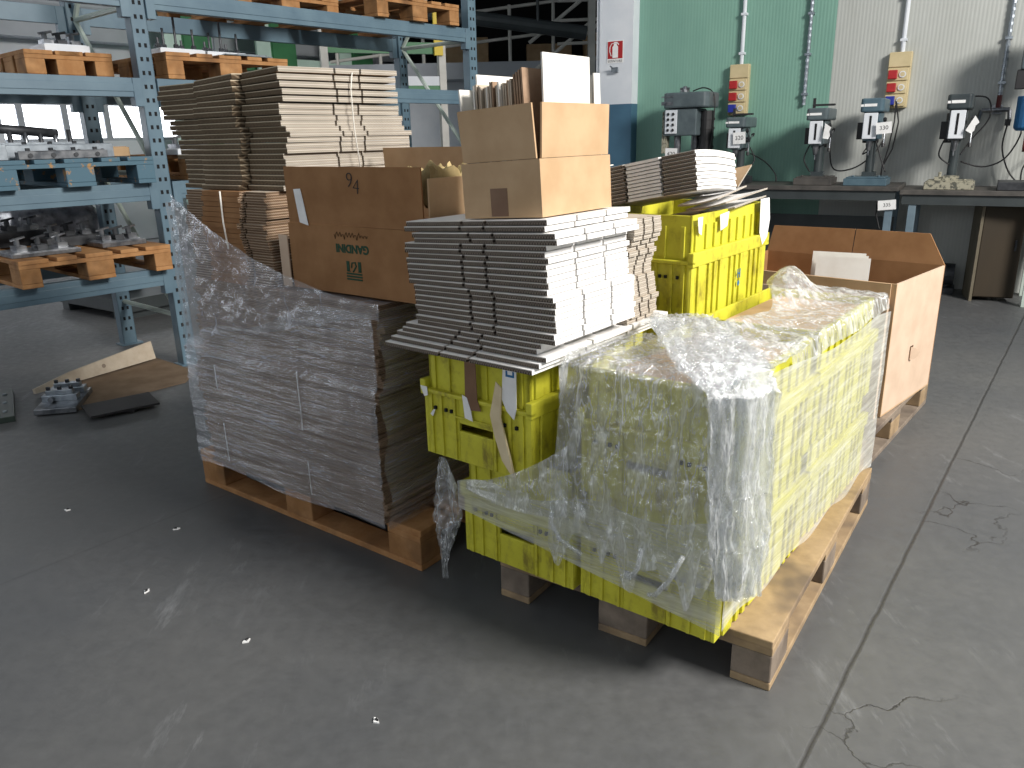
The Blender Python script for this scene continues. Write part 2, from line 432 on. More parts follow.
class Frame:
    def __init__(s, x, y, deg): s.x, s.y, s.a = x, y, R(deg)
    def p(s, x, y, z=0.0):
        c, n = math.cos(s.a), math.sin(s.a)
        return Vector((s.x + c * x - n * y, s.y + n * x + c * y, z))

YP = Frame(0.613, 1.590, -34.41)       # yellow load's pallet, near right corner
CR = Frame(0.472, 1.579, -38.2)        # crate block, near right corner
LP = Frame(-0.299, 2.182, -37.25)      # wrapped cardboard pallet, near right corner
BX = Frame(1.553, 3.090, -44.7)        # big box, near right corner
RK = Frame(-2.035, 4.666, 48.7)        # rack, front upright
WL = Frame(3.825, 5.749, -31.0)        # benches and right-hand wall
LW = Frame(-7.4, 9.25, 48.7)           # far left wall
ONES = ['', 'first', 'second', 'third', 'fourth', 'fifth', 'sixth', 'seventh', 'eighth', 'ninth', 'tenth', 'eleventh', 'twelfth', 'thirteenth',
        'fourteenth', 'fifteenth', 'sixteenth', 'seventeenth', 'eighteenth', 'nineteenth']
TENS = ['', '', 'twent', 'thirt', 'fort', 'fift', 'sixt', 'sevent', 'eight']
def nth(n):
    if n < 20: return ONES[n]
    return TENS[n // 10] + ('ieth' if n % 10 == 0 else 'y-' + ONES[n % 10])

def text_mesh(body, size, mat, name, parent, T, ext=0.0008, shear=0.0, bold=0.0):
    cu = bpy.data.curves.new('lettering', 'FONT'); cu.body = body; cu.size = size; cu.align_x = 'CENTER'; cu.align_y = 'CENTER'
    cu.extrude = ext; cu.shear = shear; cu.offset = bold
    o = bpy.data.objects.new('lettering', cu); COL.objects.link(o)
    bpy.context.view_layer.update()
    me = bpy.data.meshes.new_from_object(o.evaluated_get(bpy.context.evaluated_depsgraph_get()))
    bpy.data.objects.remove(o)
    me.transform(T); me.materials.clear(); me.materials.append(M[mat])
    return link(name, me, parent)
FRONT = Matrix.Rotation(R(90), 4, 'X')     # text in the XZ plane, read from -y

# ------------------------------------------------------------------ the setting
def setting():
    f = MB(); f.box(-14, 12, -5, 20, -0.2, 0)
    struct(f.build('floor', 'floor'))
    # right-hand ribbed wall (behind the benches)
    w = MB(); w.box(-1.60, 4.2, 0.65, 0.75, 0, 5)
    struct(w.build('wall_back', 'wall_grey', loc=WL.p(0, 0), rotz=WL.a))
    w = MB(); w.box(-3.36, -1.60, 0.648, 0.75, 0, 5)
    struct(w.build('wall_centre', 'wall_teal', loc=WL.p(0, 0), rotz=WL.a))
    c = MB(); c.box(-3.70, -3.36, 0.50, 0.85, 1.59, 5, 0); c.box(-3.70, -3.36, 0.498, 0.85, 0, 1.59, 1)
    c.box(-3.74, -3.70, 0.52, 0.85, 0, 5, 2)
    col = struct(c.build('trim_1', ['white_paint', 'rack_blue_dark', 'white_paint'], loc=WL.p(0, 0), rotz=WL.a))
    # far left wall with its row of windows
    w = MB()
    w.box(-2.0, 10.2, 0, 0.2, 0, 1.38); w.box(-2.0, 10.2, 0, 0.2, 1.88, 5.2)
    w.box(-2.0, -0.9, 0, 0.2, 1.38, 1.88); w.box(-12, -2.0, 0, 0.2, 0, 0.9); w.box(-12, -2.0, 0, 0.2, 3.1, 5.2); w.box(-12, -10.5, 0, 0.2, 0.9, 3.1); w.box(4.5, 10.2, 0, 0.2, 1.38, 1.88)
    struct(w.build('wall_left', 'wall_pale', loc=LW.p(0, 0), rotz=LW.a))
    x = -0.9; k = 1
    while x < 4.45:
        fr = MB(); fr.box(x, x + 0.04, 0.02, 0.08, 1.38, 1.88); fr.box(x + 0.50, x + 0.54, 0.02, 0.08, 1.38, 1.88)
        fr.box(x + 0.04, x + 0.50, 0.02, 0.08, 1.38, 1.42); fr.box(x + 0.04, x + 0.50, 0.02, 0.08, 1.84, 1.88)
        fo = struct(fr.build('window_%d' % k, 'wall_mid', loc=LW.p(0, 0), rotz=LW.a))
        pn = MB(); pn.box(x + 0.04, x + 0.50, 0.05, 0.06, 1.42, 1.84); pn.build('pane', 'daylight_pane', fo)
        x += 0.54; k += 1
    for q in range(6):  # added unseen windows off frame, glowing for glints in the film
        x = -10.5 + q * (8.5 / 6); x1 = x + 8.5 / 6
        fr = MB(); fr.box(x, x + 0.06, 0.02, 0.10, 0.9, 3.1); fr.box(x1 - 0.06, x1, 0.02, 0.10, 0.9, 3.1); fr.box(x + 0.06, x1 - 0.06, 0.02, 0.10, 0.9, 0.98); fr.box(x + 0.06, x1 - 0.06, 0.02, 0.10, 3.02, 3.1)
        fr.box(x + 0.06, x1 - 0.06, 0.02, 0.08, 1.96, 2.02)
        fo = struct(fr.build('window_%d' % k, 'wall_mid', loc=LW.p(0, 0), rotz=LW.a))
        pn = MB(); pn.box(x + 0.06, x1 - 0.06, 0.05, 0.06, 0.98, 1.96); pn.box(x + 0.06, x1 - 0.06, 0.05, 0.06, 2.02, 3.02); pn.build('pane', 'daylight_pane', fo)
        k += 1
    t = MB(); t.box(-6, 8, -0.35, 0, 2.62, 2.80); t.box(-6, 8, -0.25, 0, 2.86, 2.95)
    t.cyl((-6, -0.45, 3.02), (8, -0.45, 3.02), 0.06)
    for q in range(14): t.box(-5.6 + q, -5.52 + q, -0.40, 0, 2.5, 2.86)
    struct(t.build('trim_2', 'wall_mid', loc=LW.p(0, 0), rotz=LW.a))
    # green steel building columns and tie beams
    k = 3
    for u in (3.15, 4.45, 5.85):
        g = MB(); g.box(u, u + 0.22, -1.4, -1.36, 0, 4.6, 1); g.box(u + 0.22, u + 0.24, -1.4, -1.0, 0, 4.6); g.box(u + 0.24, u + 0.62, -1.42, -1.38, 0, 4.6); g.box(u + 0.24, u + 0.62, -1.02, -0.98, 0, 4.6)  # first box: window-lit flange, its light painted pale
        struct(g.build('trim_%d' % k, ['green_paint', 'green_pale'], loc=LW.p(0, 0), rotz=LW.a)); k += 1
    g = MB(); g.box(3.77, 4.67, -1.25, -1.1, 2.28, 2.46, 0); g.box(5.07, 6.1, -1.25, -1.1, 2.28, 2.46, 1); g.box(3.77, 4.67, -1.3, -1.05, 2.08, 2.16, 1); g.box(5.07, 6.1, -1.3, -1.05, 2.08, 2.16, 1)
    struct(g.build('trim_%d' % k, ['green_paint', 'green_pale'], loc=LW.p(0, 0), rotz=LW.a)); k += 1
    # dark gallery at the back
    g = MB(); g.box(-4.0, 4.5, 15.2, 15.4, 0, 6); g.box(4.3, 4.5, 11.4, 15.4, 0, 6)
    struct(g.build('wall_rear', 'shaded_wall'))
    g = MB(); g.box(-4.0, 4.5, 10.6, 15.4, 3.75, 3.95)  # added roof slab, keeps sky light out of the gallery
    struct(g.build('shade_ceiling', 'shaded_wall'))
    g = MB(); g.box(-2.6, 4.3, 12.0, 15.2, 2.12, 2.34)
    struct(g.build('trim_%d' % k, 'wall_mid')); k += 1
    g = MB(); g.box(-2.6, 4.3, 12.6, 12.7, 0, 2.12)
    struct(g.build('wall_gallery', 'white_paint')); k += 1
    g = MB()
    for zz in (3.14, 2.74): g.cyl((-2.5, 12.08, zz - 0.35), (0.9, 12.08, zz), 0.022, n=8)
    for i in range(6):
        xx = -2.4 + i * 0.62; g.cyl((xx, 12.08, 2.34), (xx, 12.08, 2.80 + 0.062 * (i + 0.6)), 0.025, n=8)
    struct(g.build('trim_%d' % k, 'rail')); k += 1
    g = MB()
    g.box(1.18, 1.28, 11.9, 12.0, 1.9, 3.2)
    for off in (0, 0.42): g.cyl((0.35, 11.95, 2.15 + off), (1.25, 11.95, 2.85 + off * 0.9), 0.025, n=8); g.cyl((1.1, 11.95, 2.2 + off), (1.8, 11.95, 2.75 + off), 0.025, n=8)
    for zz in (2.55, 2.85, 3.1): g.cyl((0.75, 11.95, zz), (2.0, 11.95, zz + 0.02), 0.022, n=8)
    struct(g.build('trim_%d' % k, 'rail')); k += 1
    g = MB(); g.cyl((-1.4, 11.2, 2.95), (1.1, 11.4, 2.62), 0.09, n=12); g.cyl((0.45, 11.3, 2.7), (0.45, 11.3, 3.75), 0.02, n=6)
    struct(g.build('trim_%d' % k, 'dark_steel')); k += 1
M['rack_blue_dark'] = pm('petrol_blue_paint', srgb(70, 108, 132), srgb(60, 96, 120), 3, rough=0.5)
setting()

# gallery cartons and the rack in the dark
for (x, y, w, h, lb) in ((-1.0, 12.9, 0.75, 0.42, 'brown carton on the dark gallery, left of the other two'), (0.35, 13.2, 0.7, 0.34, 'wide tan carton on the dark gallery behind the railing'), (1.25, 13.0, 0.65, 0.46, 'brown carton on the dark gallery beside the stair rails')):
    b = MB(); b.box(0, w, 0, 0.5, 0, h); b.box(0, w * 0.498, -0.004, 0.5, h, h + 0.006); b.box(w * 0.502, w, -0.004, 0.5, h, h + 0.006)
    tag(b.build('carton', 'kraft', bevel=0.004, loc=(x, y, 2.34)), lb, 'box', 'cartons on the gallery')
def green_rack():
    t = thing('storage_rack', 'green and yellow storage rack standing behind the pale blue rack', 'rack', (-1.1, 9.6, 0), R(20))
    for z in (1.78, 2.24):
        b = MB(); b.box(-0.9, 0.36, 0, 0.06, z, z + 0.12); b.build('beam', 'green_paint', t)
    for xx in (-0.98, 0.36):
        b = MB(); b.box(xx, xx + 0.08, -0.02, 0.08, 0, 2.7); b.build('upright', 'rail', t)
    b = MB(); b.box(0.30, 0.40, -0.06, -0.02, 2.22, 2.75); b.build('corner_guard', 'yellow_paint', t)
    b = MB(); b.box(-0.9, 0.36, 0, 0.7, 1.90, 2.0); b.build('shelf', 'white_paint', t)
green_rack()

# ------------------------------------------------------------------ pallets
def pallet(label, loc, rotz, L=1.2, Wd=0.8, wood='wood', block='wood', group=None, edge=True):
    """long side along local y, near right corner at the origin, x runs to -Wd"""
    t = thing('wooden_pallet', label, 'pallet', loc, rotz, group)
    bl, bw = (0.145, 0.1)
    for bx0, bx1 in ((-bw, 0), (-Wd / 2 - 0.0725, -Wd / 2 + 0.0725), (-Wd, -Wd + bw)):
        b = MB(); b.box(bx0, bx1, 0, L, 0, 0.022); b.build('bottom_board', wood, t, bevel=0.003)
        for y0 in (0, L / 2 - bl / 2, L - bl):
            b = MB(); b.box(bx0, bx1, y0, y0 + bl, 0.022, 0.100); b.build('block', block, t, bevel=0.004)
    for y0 in (0, L / 2 - bl / 2, L - bl):
        b = MB(); b.box(-Wd, 0, y0, y0 + bl, 0.100, 0.122); b.build('cross_board', wood, t, bevel=0.002)
    xs = [(-0.145, 0), (-0.145 - 0.04 - 0.1, -0.185), (-Wd / 2 - 0.0725, -Wd / 2 + 0.0725), (-Wd + 0.185, -Wd + 0.285), (-Wd, -Wd + 0.145)]
    for i, (x0, x1) in enumerate(xs):
        b = MB(); b.box(x0, x1, -0.004, L + 0.004, 0.122, 0.144); b.build('top_board', wood, t, bevel=0.003)
    return t
pallet('weathered wooden pallet carrying the yellow crates', YP.p(0, 0), YP.a, wood='wood', block='wood_grey')
# long side faces the camera: rotate by -90
pallet('orange-brown wooden pallet under the film-wrapped cardboard stack', LP.p(-1.2, 0), LP.a - R(90) + R(180) if False else LP.a + R(-90), wood='wood_orange', block='wood_block')
pb = Frame(2.06, 3.664, -39.4)
pallet('greyish wooden pallet under the big open cardboard box', pb.p(0, -1.2), pb.a, wood='wood_grey', block='wood')

# ------------------------------------------------------------------ yellow crates
def crate_parts(t, seed):
    rnd = random.Random(seed)
    w, d, h, e = 0.380, 0.605, 0.33, 0.011          # x 0..w is the short end facing the camera (y=0)
    b = MB()
    b.box(e, w - e, e, d - e, 0.034, 0.044)
    # long sides
    b.box(0, e, 0, d, 0, 0.19); b.box(w - e, w, 0, d, 0, 0.19)
    # short ends with a hand slot
    for y0 in (0, d - e):
        b.box(e, 0.13, y0, y0 + e, 0, 0.19); b.box(w - 0.13, w - e, y0, y0 + e, 0, 0.19)
        b.box(0.13, w - 0.13, y0, y0 + e, 0, 0.092); b.box(0.13, w - 0.13, y0, y0 + e, 0.114, 0.19)
    # rounded corner posts
    for cx in (0.012, w - 0.012):
        for cy in (0.012, d - 0.012): b.cyl((cx, cy, 0.036), (cx, cy, 0.19), 0.015, n=10)
    b.build('body', 'yellow', t, bevel=0.0025)
    # ledge
    b = MB()
    o = 0.008
    b.box(-o, w + o, -o, 0.012, 0.185, 0.197); b.box(-o, w + o, d - 0.012, d + o, 0.185, 0.197)
    b.box(-o, 0.012, -o, d + o, 0.178, 0.222); b.box(w - 0.012, w + o, -o, d + o, 0.178, 0.222)
    b.build('ledge', 'yellow', t, bevel=0.003)
    # collar, set in
    i = 0.012
    b = MB()
    b.box(i, w - i, i, i + 0.010, 0.19, h); b.box(i, w - i, d - i - 0.010, d - i, 0.19, h)
    b.box(i, i + 0.010, i, d - i, 0.19, h); b.box(w - i - 0.010, w - i, i, d - i, 0.19, h)
    for yy in (i - 0.006, d - i):
        for x0, ww in ((0.03, 0.012), (0.09, 0.006), (0.15, 0.006), (w - 0.156, 0.006), (w - 0.10, 0.006), (w - 0.045, 0.014)): b.box(x0, x0 + ww, yy, yy + 0.006, 0.197, 0.298)
    for xx in (i - 0.007, w - i):
        y = 0.03
        while y < d - 0.05:
            ww = 0.03 if int(y * 100) % 3 == 0 else 0.016
            b.box(xx, xx + 0.007, y, y + ww, 0.222, 0.298); y += ww + 0.045
    b.build('collar', 'yellow', t, bevel=0.0015)
    # ribs on the long sides and corner bands on the ends
    for side in (0, 1):
        b = MB(); y = 0.035
        for ww in (0.05, 0.018, 0.018, 0.06, 0.018, 0.018, 0.06, 0.018, 0.018, 0.05):
            x0, x1 = (w, w + 0.007) if side else (-0.007, 0)
            b.box(x0, x1, y, y + ww, 0.004, 0.178); y += ww + 0.024
        b.build('side_ribs', 'yellow', t, bevel=0.0015)
    for yy in (-0.006, d):
        b = MB()
        for x0, x1 in ((0.022, 0.034), (0.062, 0.072), (0.115, 0.122), (w - 0.122, w - 0.115), (w - 0.072, w - 0.062), (w - 0.034, w - 0.022)):
            b.box(x0, x1, yy, yy + 0.006, 0.004, 0.185)
        b.box(0.122, w - 0.122, yy, yy + 0.006, 0.130, 0.136)
        for x0 in (0.045, 0.085, 0.105, w - 0.105, w - 0.085, w - 0.045): b.box(x0 - 0.004, x0 + 0.004, yy - 0.0012, yy + 0.006, 0.140, 0.150, 1)
        b.build('end_ribs', ['yellow', 'hole'], t, bevel=0.001)

def crate(label, x, y, z, seed, dr=0.0):
    t = thing('plastic_crate', label, 'crate', CR.p(x, y, z), CR.a + R(dr), 'yellow crates on the pallet')
    crate_parts(t, seed)
    return t
c0 = crate('yellow plastic crate at the near right corner, bottom of its column', -0.387, 0.004, 0.144, 1)
CB = 'yellow crates on the pallet'
dup(c0, CR.p(-0.787, 0.0, 0.144), CR.a, 'yellow plastic crate bottom left in front, under the taped crate', CB)
dup(c0, CR.p(-0.389, 0.640, 0.144), CR.a, 'yellow plastic crate at the rear right of the pallet, bottom layer', CB)
dup(c0, CR.p(-0.791, 0.648, 0.144), CR.a, 'yellow plastic crate hidden at the rear left, bottom layer', CB)
dup(c0, CR.p(-0.387, 0.004, 0.444), CR.a, 'yellow plastic crate under the crumpled film, on the near right column', CB)
cr2 = dup(c0, CR.p(-0.893, -0.032, 0.444), CR.a - R(0.6), 'yellow plastic crate with torn labels under the white-grey cardboard pile', CB)
dup(c0, CR.p(-0.389, 0.640, 0.444), CR.a, 'film-wrapped yellow plastic crate next to the big open box, upper of two', CB)
dup(c0, CR.p(-0.791, 0.648, 0.444), CR.a, 'yellow plastic crate directly under the tall topmost crate', CB)
cr3 = dup(c0, CR.p(-0.791, 0.648, 0.744), CR.a, 'topmost yellow plastic crate full of cardboard scraps, bundle lying on it', CB)

# torn labels, tape and logo on crates
def patch(name, mat, parent, pts, y, out=0.0015, curl=0.0):
    n = len(pts)
    b = MB(); b.add([(x, y, z) for x, z in pts] + [(x, y - out - curl * (0.5 - abs(i / n - 0.5)), z) for i, (x, z) in enumerate(pts)],
                    [tuple(range(n)), tuple(range(2 * n - 1, n - 1, -1))] + [(i, n + i, n + (i + 1) % n, (i + 1) % n) for i in range(n)])
    return b.build(name, mat, parent)
o = patch('brown_tape', 'tape', cr2, [(0.168, 0.33), (0.205, 0.33), (0.208, 0.20), (0.220, 0.17), (0.180, 0.165), (0.165, 0.20)], -0.009); o['label'] = 'brown tape strip'
patch('torn_label', 'paper', cr2, [(0.155, 0.205), (0.172, 0.20), (0.185, 0.165), (0.190, 0.135), (0.162, 0.14)], -0.010)
o = patch('hanging_paper_strip', 'beige_paper', cr2, [(0.278, 0.265), (0.298, 0.25), (0.292, 0.17), (0.312, 0.10), (0.338, 0.005), (0.296, 0.05), (0.272, 0.11), (0.256, 0.17)], -0.013, 0.002, 0.012); o['label'] = 'beige paper strip curling down'
o = patch('torn_label', 'paper', cr2, [(0.302, 0.33), (0.345, 0.33), (0.342, 0.20), (0.334, 0.17), (0.310, 0.19), (0.295, 0.22)], -0.011)
patch('torn_label', 'paper', cr2, [(-0.002, 0.205), (0.024, 0.205), (0.026, 0.18), (0.012, 0.175)], -0.0115)
patch('label_scrap', 'paper', cr2, [(0.03, 0.125), (0.042, 0.14), (0.05, 0.142), (0.04, 0.12)], -0.009)
patch('printed_mark', 'bright_blue', cr2, [(0.310, 0.30), (0.316, 0.30), (0.316, 0.29), (0.332, 0.29), (0.332, 0.30), (0.338, 0.30), (0.338, 0.284), (0.310, 0.284)], -0.0125, 0.0006)
def sidepatch(name, mat, parent, x, pts, out=0.0015):
    n = len(pts)
    b = MB(); b.add([(x, y, z) for y, z in pts] + [(x + out, y, z) for y, z in pts],
                    [tuple(range(n - 1, -1, -1)), tuple(range(n, 2 * n))] + [(i, (i + 1) % n, n + (i + 1) % n, n + i) for i in range(n)])
    return b.build(name, mat, parent)
sidepatch('torn_label', 'paper', cr2, 0.394, [(0.10, 0.33), (0.15, 0.33), (0.14, 0.26), (0.12, 0.20), (0.105, 0.24)])
sidepatch('torn_label', 'paper', cr3, 0.382, [(0.02, 0.325), (0.055, 0.325), (0.05, 0.27), (0.03, 0.28)])
sidepatch('torn_label', 'paper', cr3, 0.382, [(0.18, 0.32), (0.25, 0.325), (0.24, 0.28), (0.19, 0.27)])
sidepatch('hanging_paper', 'paper', cr3, 0.388, [(0.50, 0.345), (0.58, 0.345), (0.60, 0.27), (0.585, 0.21), (0.545, 0.185), (0.51, 0.23)])
def logo(parent, x, y, z):
    b = MB()
    T = Matrix.Translation((x, y, z))
    for y0, y1, z0, z1 in ((-0.012, -0.007, 0, 0.03), (0.007, 0.012, 0, 0.03), (-0.012, 0.012, 0.012, 0.017)): b.box(0, 0.0012, y0, y1, z0, z1, 0, T)
    b.cyl((0, 0, -0.018), (0.0012, 0, -0.018), 0.009, n=12, T=T)
    b.build('printed_logo', 'bright_blue', parent)
logo(cr3, 0.3935, 0.335, 0.10)

# ------------------------------------------------------------------ flattened cardboard
def sheet_mesh(name, w, d, t, nx=(), ny=(), tab=None, liner='liner_white', edge='edge_grey', tabmat=None, bend=None, seg=6, fold=(), side=None):
    """folded flat carton: x 0..w, y 0..d; slots cut at nx (front/back edges) and ny (side edges); tab pushes part of the front edge out"""
    def ticks(L, cuts):
        s = {0.0, L}
        for i in range(1, seg): s.add(round(L * i / seg, 4))
        for c in cuts:
            for q in (-0.0045, -0.0035, 0.0035, 0.0045): s.add(round(c + q, 4))
        return sorted(s)
    xs, ys = ticks(w, list(nx) + (list(tab[:2]) if tab else [])), ticks(d, ny)
    def px(x, y):
        X, Y = x, y
        inn = any(abs(x - c) < 0.004 for c in nx); inm = any(abs(y - c) < 0.004 for c in ny)
        if inn and y == 0: Y = 0.02
        if inn and y == d: Y = d - 0.02
        if inm and x == 0: X = 0.02
        if inm and x == w: X = w - 0.02
        if tab and y == 0 and tab[0] <= x <= tab[1]: Y = -tab[2]
        return X, Y
    b = MB(); vs = []
    nxs, nys = len(xs), len(ys)
    for zt in (0.0, t):
        for y in ys:
            for x in xs:
                X, Y = px(x, y); vs.append((X, Y, zt + (bend(X / w, Y / d) if bend else 0)))
    o = nxs * nys
    id_ = lambda i, j, k: k * o + j * nxs + i
    fs = []; ms = []; uvs = {}
    for j in range(nys - 1):
        for i in range(nxs - 1):
            mi = 2 if (tab and tabmat and j == 0 and xs[i] >= tab[0] - .001 and xs[i + 1] <= tab[1] + .001) else 0
            fs.append((id_(i, j, 1), id_(i + 1, j, 1), id_(i + 1, j + 1, 1), id_(i, j + 1, 1))); ms.append(mi)
            fs.append((id_(i, j, 0), id_(i, j + 1, 0), id_(i + 1, j + 1, 0), id_(i + 1, j, 0))); ms.append(mi)
    def e(a, b2, u0, u1, mi=1):
        uvs[len(fs)] = [(u0, 0), (u1, 0), (u1, 1), (u0, 1)]
        fs.append((a, b2, b2 + o, a + o)); ms.append(mi)
    for i in range(nxs - 1):
        mi = 2 if (tab and tabmat and not side and xs[i] >= tab[0] - .001 and xs[i + 1] <= tab[1] + .001) else 1
        if any(not isinstance(q, str) and q[0] - .001 <= xs[i] and xs[i + 1] <= q[1] + .001 for q in fold): mi = 0
        e(id_(i, 0, 0), id_(i + 1, 0, 0), xs[i], xs[i + 1], mi); e(id_(i + 1, nys - 1, 0), id_(i, nys - 1, 0), xs[i + 1], xs[i])
    for j in range(nys - 1):
        e(id_(nxs - 1, j, 0), id_(nxs - 1, j + 1, 0), ys[j], ys[j + 1], 0 if 'R' in fold else (3 if side else 1)); e(id_(0, j + 1, 0), id_(0, j, 0), ys[j + 1], ys[j])
    b.v = vs; b.f = [list(f) for f in fs]; b.m = ms; b.uv = uvs
    return b.mesh(name, [liner, edge] + ([tabmat or liner, side] if side else ([tabmat] if tabmat else [])))

def put(me, loc, rotz, label, group, rx=0.0, ry=0.0, cat='cardboard'):
    o = link('flattened_carton', me, None, 0, loc)
    o.rotation_euler = (rx, ry, rotz)
    return tag(o, label, cat, group)

# the film-wrapped stack on the left pallet
rnd = random.Random(3)
lw_me = [sheet_mesh('wrapped_sheet', 0.94, 0.74, 0.0088, liner='liner_brown', edge='edge_brown') for _ in range(1)]
N_W = 70
z = 0.1445
for k in range(N_W):
    zz = z + k * 0.0101
    x = -1.055 + 0.014 * math.sin(k * 0.33) + rnd.uniform(-0.010, 0.010) + (0.02 if k > 44 else 0) - (0.015 if 16 < k < 40 else 0)
    if k == 44: x -= 0.03
    put(lw_me[0], LP.p(x, -0.035 + rnd.uniform(-0.006, 0.006) + (0.015 if k > 44 else 0), zz), LP.a + R(rnd.uniform(-0.35, 0.35)),
        'brown-grey flattened carton, %s layer up in the film-wrapped stack' % nth(k + 1), 'cartons in the film-wrapped stack')
Z1 = z + N_W * 0.0101        # ~0.852
# second pile: brown flaps, strapped with twine, at the rear left of it
me2 = sheet_mesh('strapped_sheet', 0.45, 0.52, 0.0160, nx=(0.10, 0.34), ny=(0.14, 0.36), tab=(0.11, 0.33, 0.012), liner='liner_grey', edge='edge_brown', tabmat='kraft_dark')
N2 = 18
for k in range(N2):
    put(me2, LP.p(-1.045 + rnd.uniform(-0.006, 0.006) + 0.010 * math.sin(k * .5), 0.0 + rnd.uniform(-0.005, 0.005), Z1 + 0.0012 + k * 0.0171), LP.a + R(rnd.uniform(-.8, .8)),
        'brown-flapped flattened carton, %s down in the twine-tied bundle under the tall grey pile' % nth(N2 - k), 'cartons in the brown bundle')
Z2 = Z1 + 0.0012 + N2 * 0.0171
# tall grey pile on top
TP = Frame(*LP.p(-0.545, 0.055)[:2], 48.0 - 90 + 5)
N3 = 21
def tall_sheet(w, d, liner='liner_grey', bend=None):
    return sheet_mesh('tall_pile_sheet', w, d, 0.0154, nx=(w - 0.42, w - 0.19), ny=(0.22, 0.33), tab=(w - 0.415, w - 0.195, 0.028), liner=liner, edge='edge_flap', tabmat='tab_light', bend=bend, side='edge_tan')
tall = [tall_sheet(0.56, 0.57), tall_sheet(0.60, 0.55), tall_sheet(0.64, 0.525), tall_sheet(0.68, 0.50)]
for k in range(N3):
    q = min(3, k * 4 // N3)
    me = tall[q]; w = (0.56, 0.60, 0.64, 0.68)[q]
    if k >= N3 - 5:
        a = 0.007 * (k - (N3 - 6))
        me = tall_sheet(0.68, 0.50, 'liner_grey' if k < N3 - 1 else 'kraft', bend=lambda u, v, a=a: a * max(0, u - 0.35) * 1.0 + a * 0.25 * v * u)
    put(me, TP.p(-w - 0.012 + 0.0018 * k + rnd.uniform(-0.008, 0.008) + (0.012 if k in (9, 10, 16) else 0), rnd.uniform(-0.006, 0.006) + (-0.008 if k > 13 else 0.006), Z2 + 0.001 + k * 0.0164 + (0.002 if k > 13 else 0)), TP.a + R(rnd.uniform(-0.8, 0.8)),
        ('topmost curled brown flattened carton of the tall grey pile' if k == N3 - 1 else 'grey flattened carton, %s down in the tall pile at the rear left' % nth(N3 - k)), 'cartons in the tall grey pile')
Z3 = Z2 + 0.001 + N3 * 0.0164 + 0.016
def strap(pts, label, r=0.0022):
    b = MB(); b.tube(pts, r, 6); tag(b.build('tie_strap', 'string', smooth=True), label, 'strap')
strap([TP.p(0.035, 0.28, Z3 + 0.002), TP.p(0.034, 0.27, Z3 - 0.05), TP.p(0.030, 0.275, Z3 - 0.17), TP.p(0.026, 0.30, Z2 + 0.0)], 'white strap on the right side of the tall grey cardboard pile')
strap([LP.p(-0.80, -0.022, Z2), LP.p(-0.80, -0.024, Z2 - 0.10), LP.p(-0.79, -0.024, Z1 + 0.12)], 'white twine round the brown-flapped carton bundle', 0.003)
for x, z0, z1, lb in ((-0.92, 0.18, 0.33, 'lower left'), (-0.93, 0.46, 0.55, 'upper left'), (-0.46, 0.40, 0.60, 'upper middle'), (-0.45, 0.17, 0.29, 'lower middle')):
    strap([LP.p(x, -0.052, z1), LP.p(x + 0.004, -0.054, (z0 + z1) / 2), LP.p(x + 0.003, -0.053, z0)], 'white twine seen through the film on the wrapped stack, ' + lb + ' piece', 0.0018)

# the white-grey pile on the front left crate
ZP = 0.776
rnd = random.Random(8)
mp = sheet_mesh('white_grey_sheet', 0.445, 0.365, 0.0122, nx=(0.19, 0.265), ny=(0.12, 0.25), liner='liner_white', edge='edge_grey', fold=('R',))
mpb = sheet_mesh('white_grey_wide_sheet', 0.50, 0.60, 0.0122, nx=(0.20, 0.30), ny=(0.2, 0.4), liner='liner_white', edge='edge_grey', fold=('R',))
N4 = 25
offs = {}
for k in range(N4):
    zz = ZP + k * 0.0144
    big = k < 3
    x = -0.860 + rnd.uniform(-0.004, 0.004); y = -0.100 + rnd.uniform(-0.004, 0.004)
    if big: x = -0.938 + 0.012 * k; y = -0.125 + 0.012 * k
    elif k < 5: x = -0.89 + 0.012 * (k - 3)
    elif k < 10: x += 0.026
    elif k < 13: x += 0.022
    elif k in (21, 22): x += 0.03
    mm = mpb if big else mp
    sl = 0.0011 * max(0, k - 2)
    put(mm, CR.p(x, y, zz - sl), CR.a + R(rnd.uniform(-0.6, 0.6) if not big else -0.6), 'white-grey flattened carton, %s down in the pile under the open carton' % nth(N4 - k), 'cartons in the white-grey pile', ry=-math.atan(sl / 0.445))
Z4 = ZP + N4 * 0.0144
# brownish-grey pile right behind it
mq = sheet_mesh('grey_sheet', 0.40, 0.145, 0.0128, nx=(0.2,), ny=(0.05, 0.10), liner='liner_grey', edge='edge_tan')
N5 = 20
for k in range(N5):
    zz = ZP + 0.044 + k * 0.0140
    put(mq, CR.p(-0.815 + 0.010 * math.sin(k * 0.45) + rnd.uniform(-0.006, 0.006), 0.278, zz), CR.a + R(rnd.uniform(-1.0, 1.0)),
        'brownish-grey flattened carton, %s down in the narrow pile behind the white-grey one' % nth(N5 - k), 'cartons in the narrow rear pile')

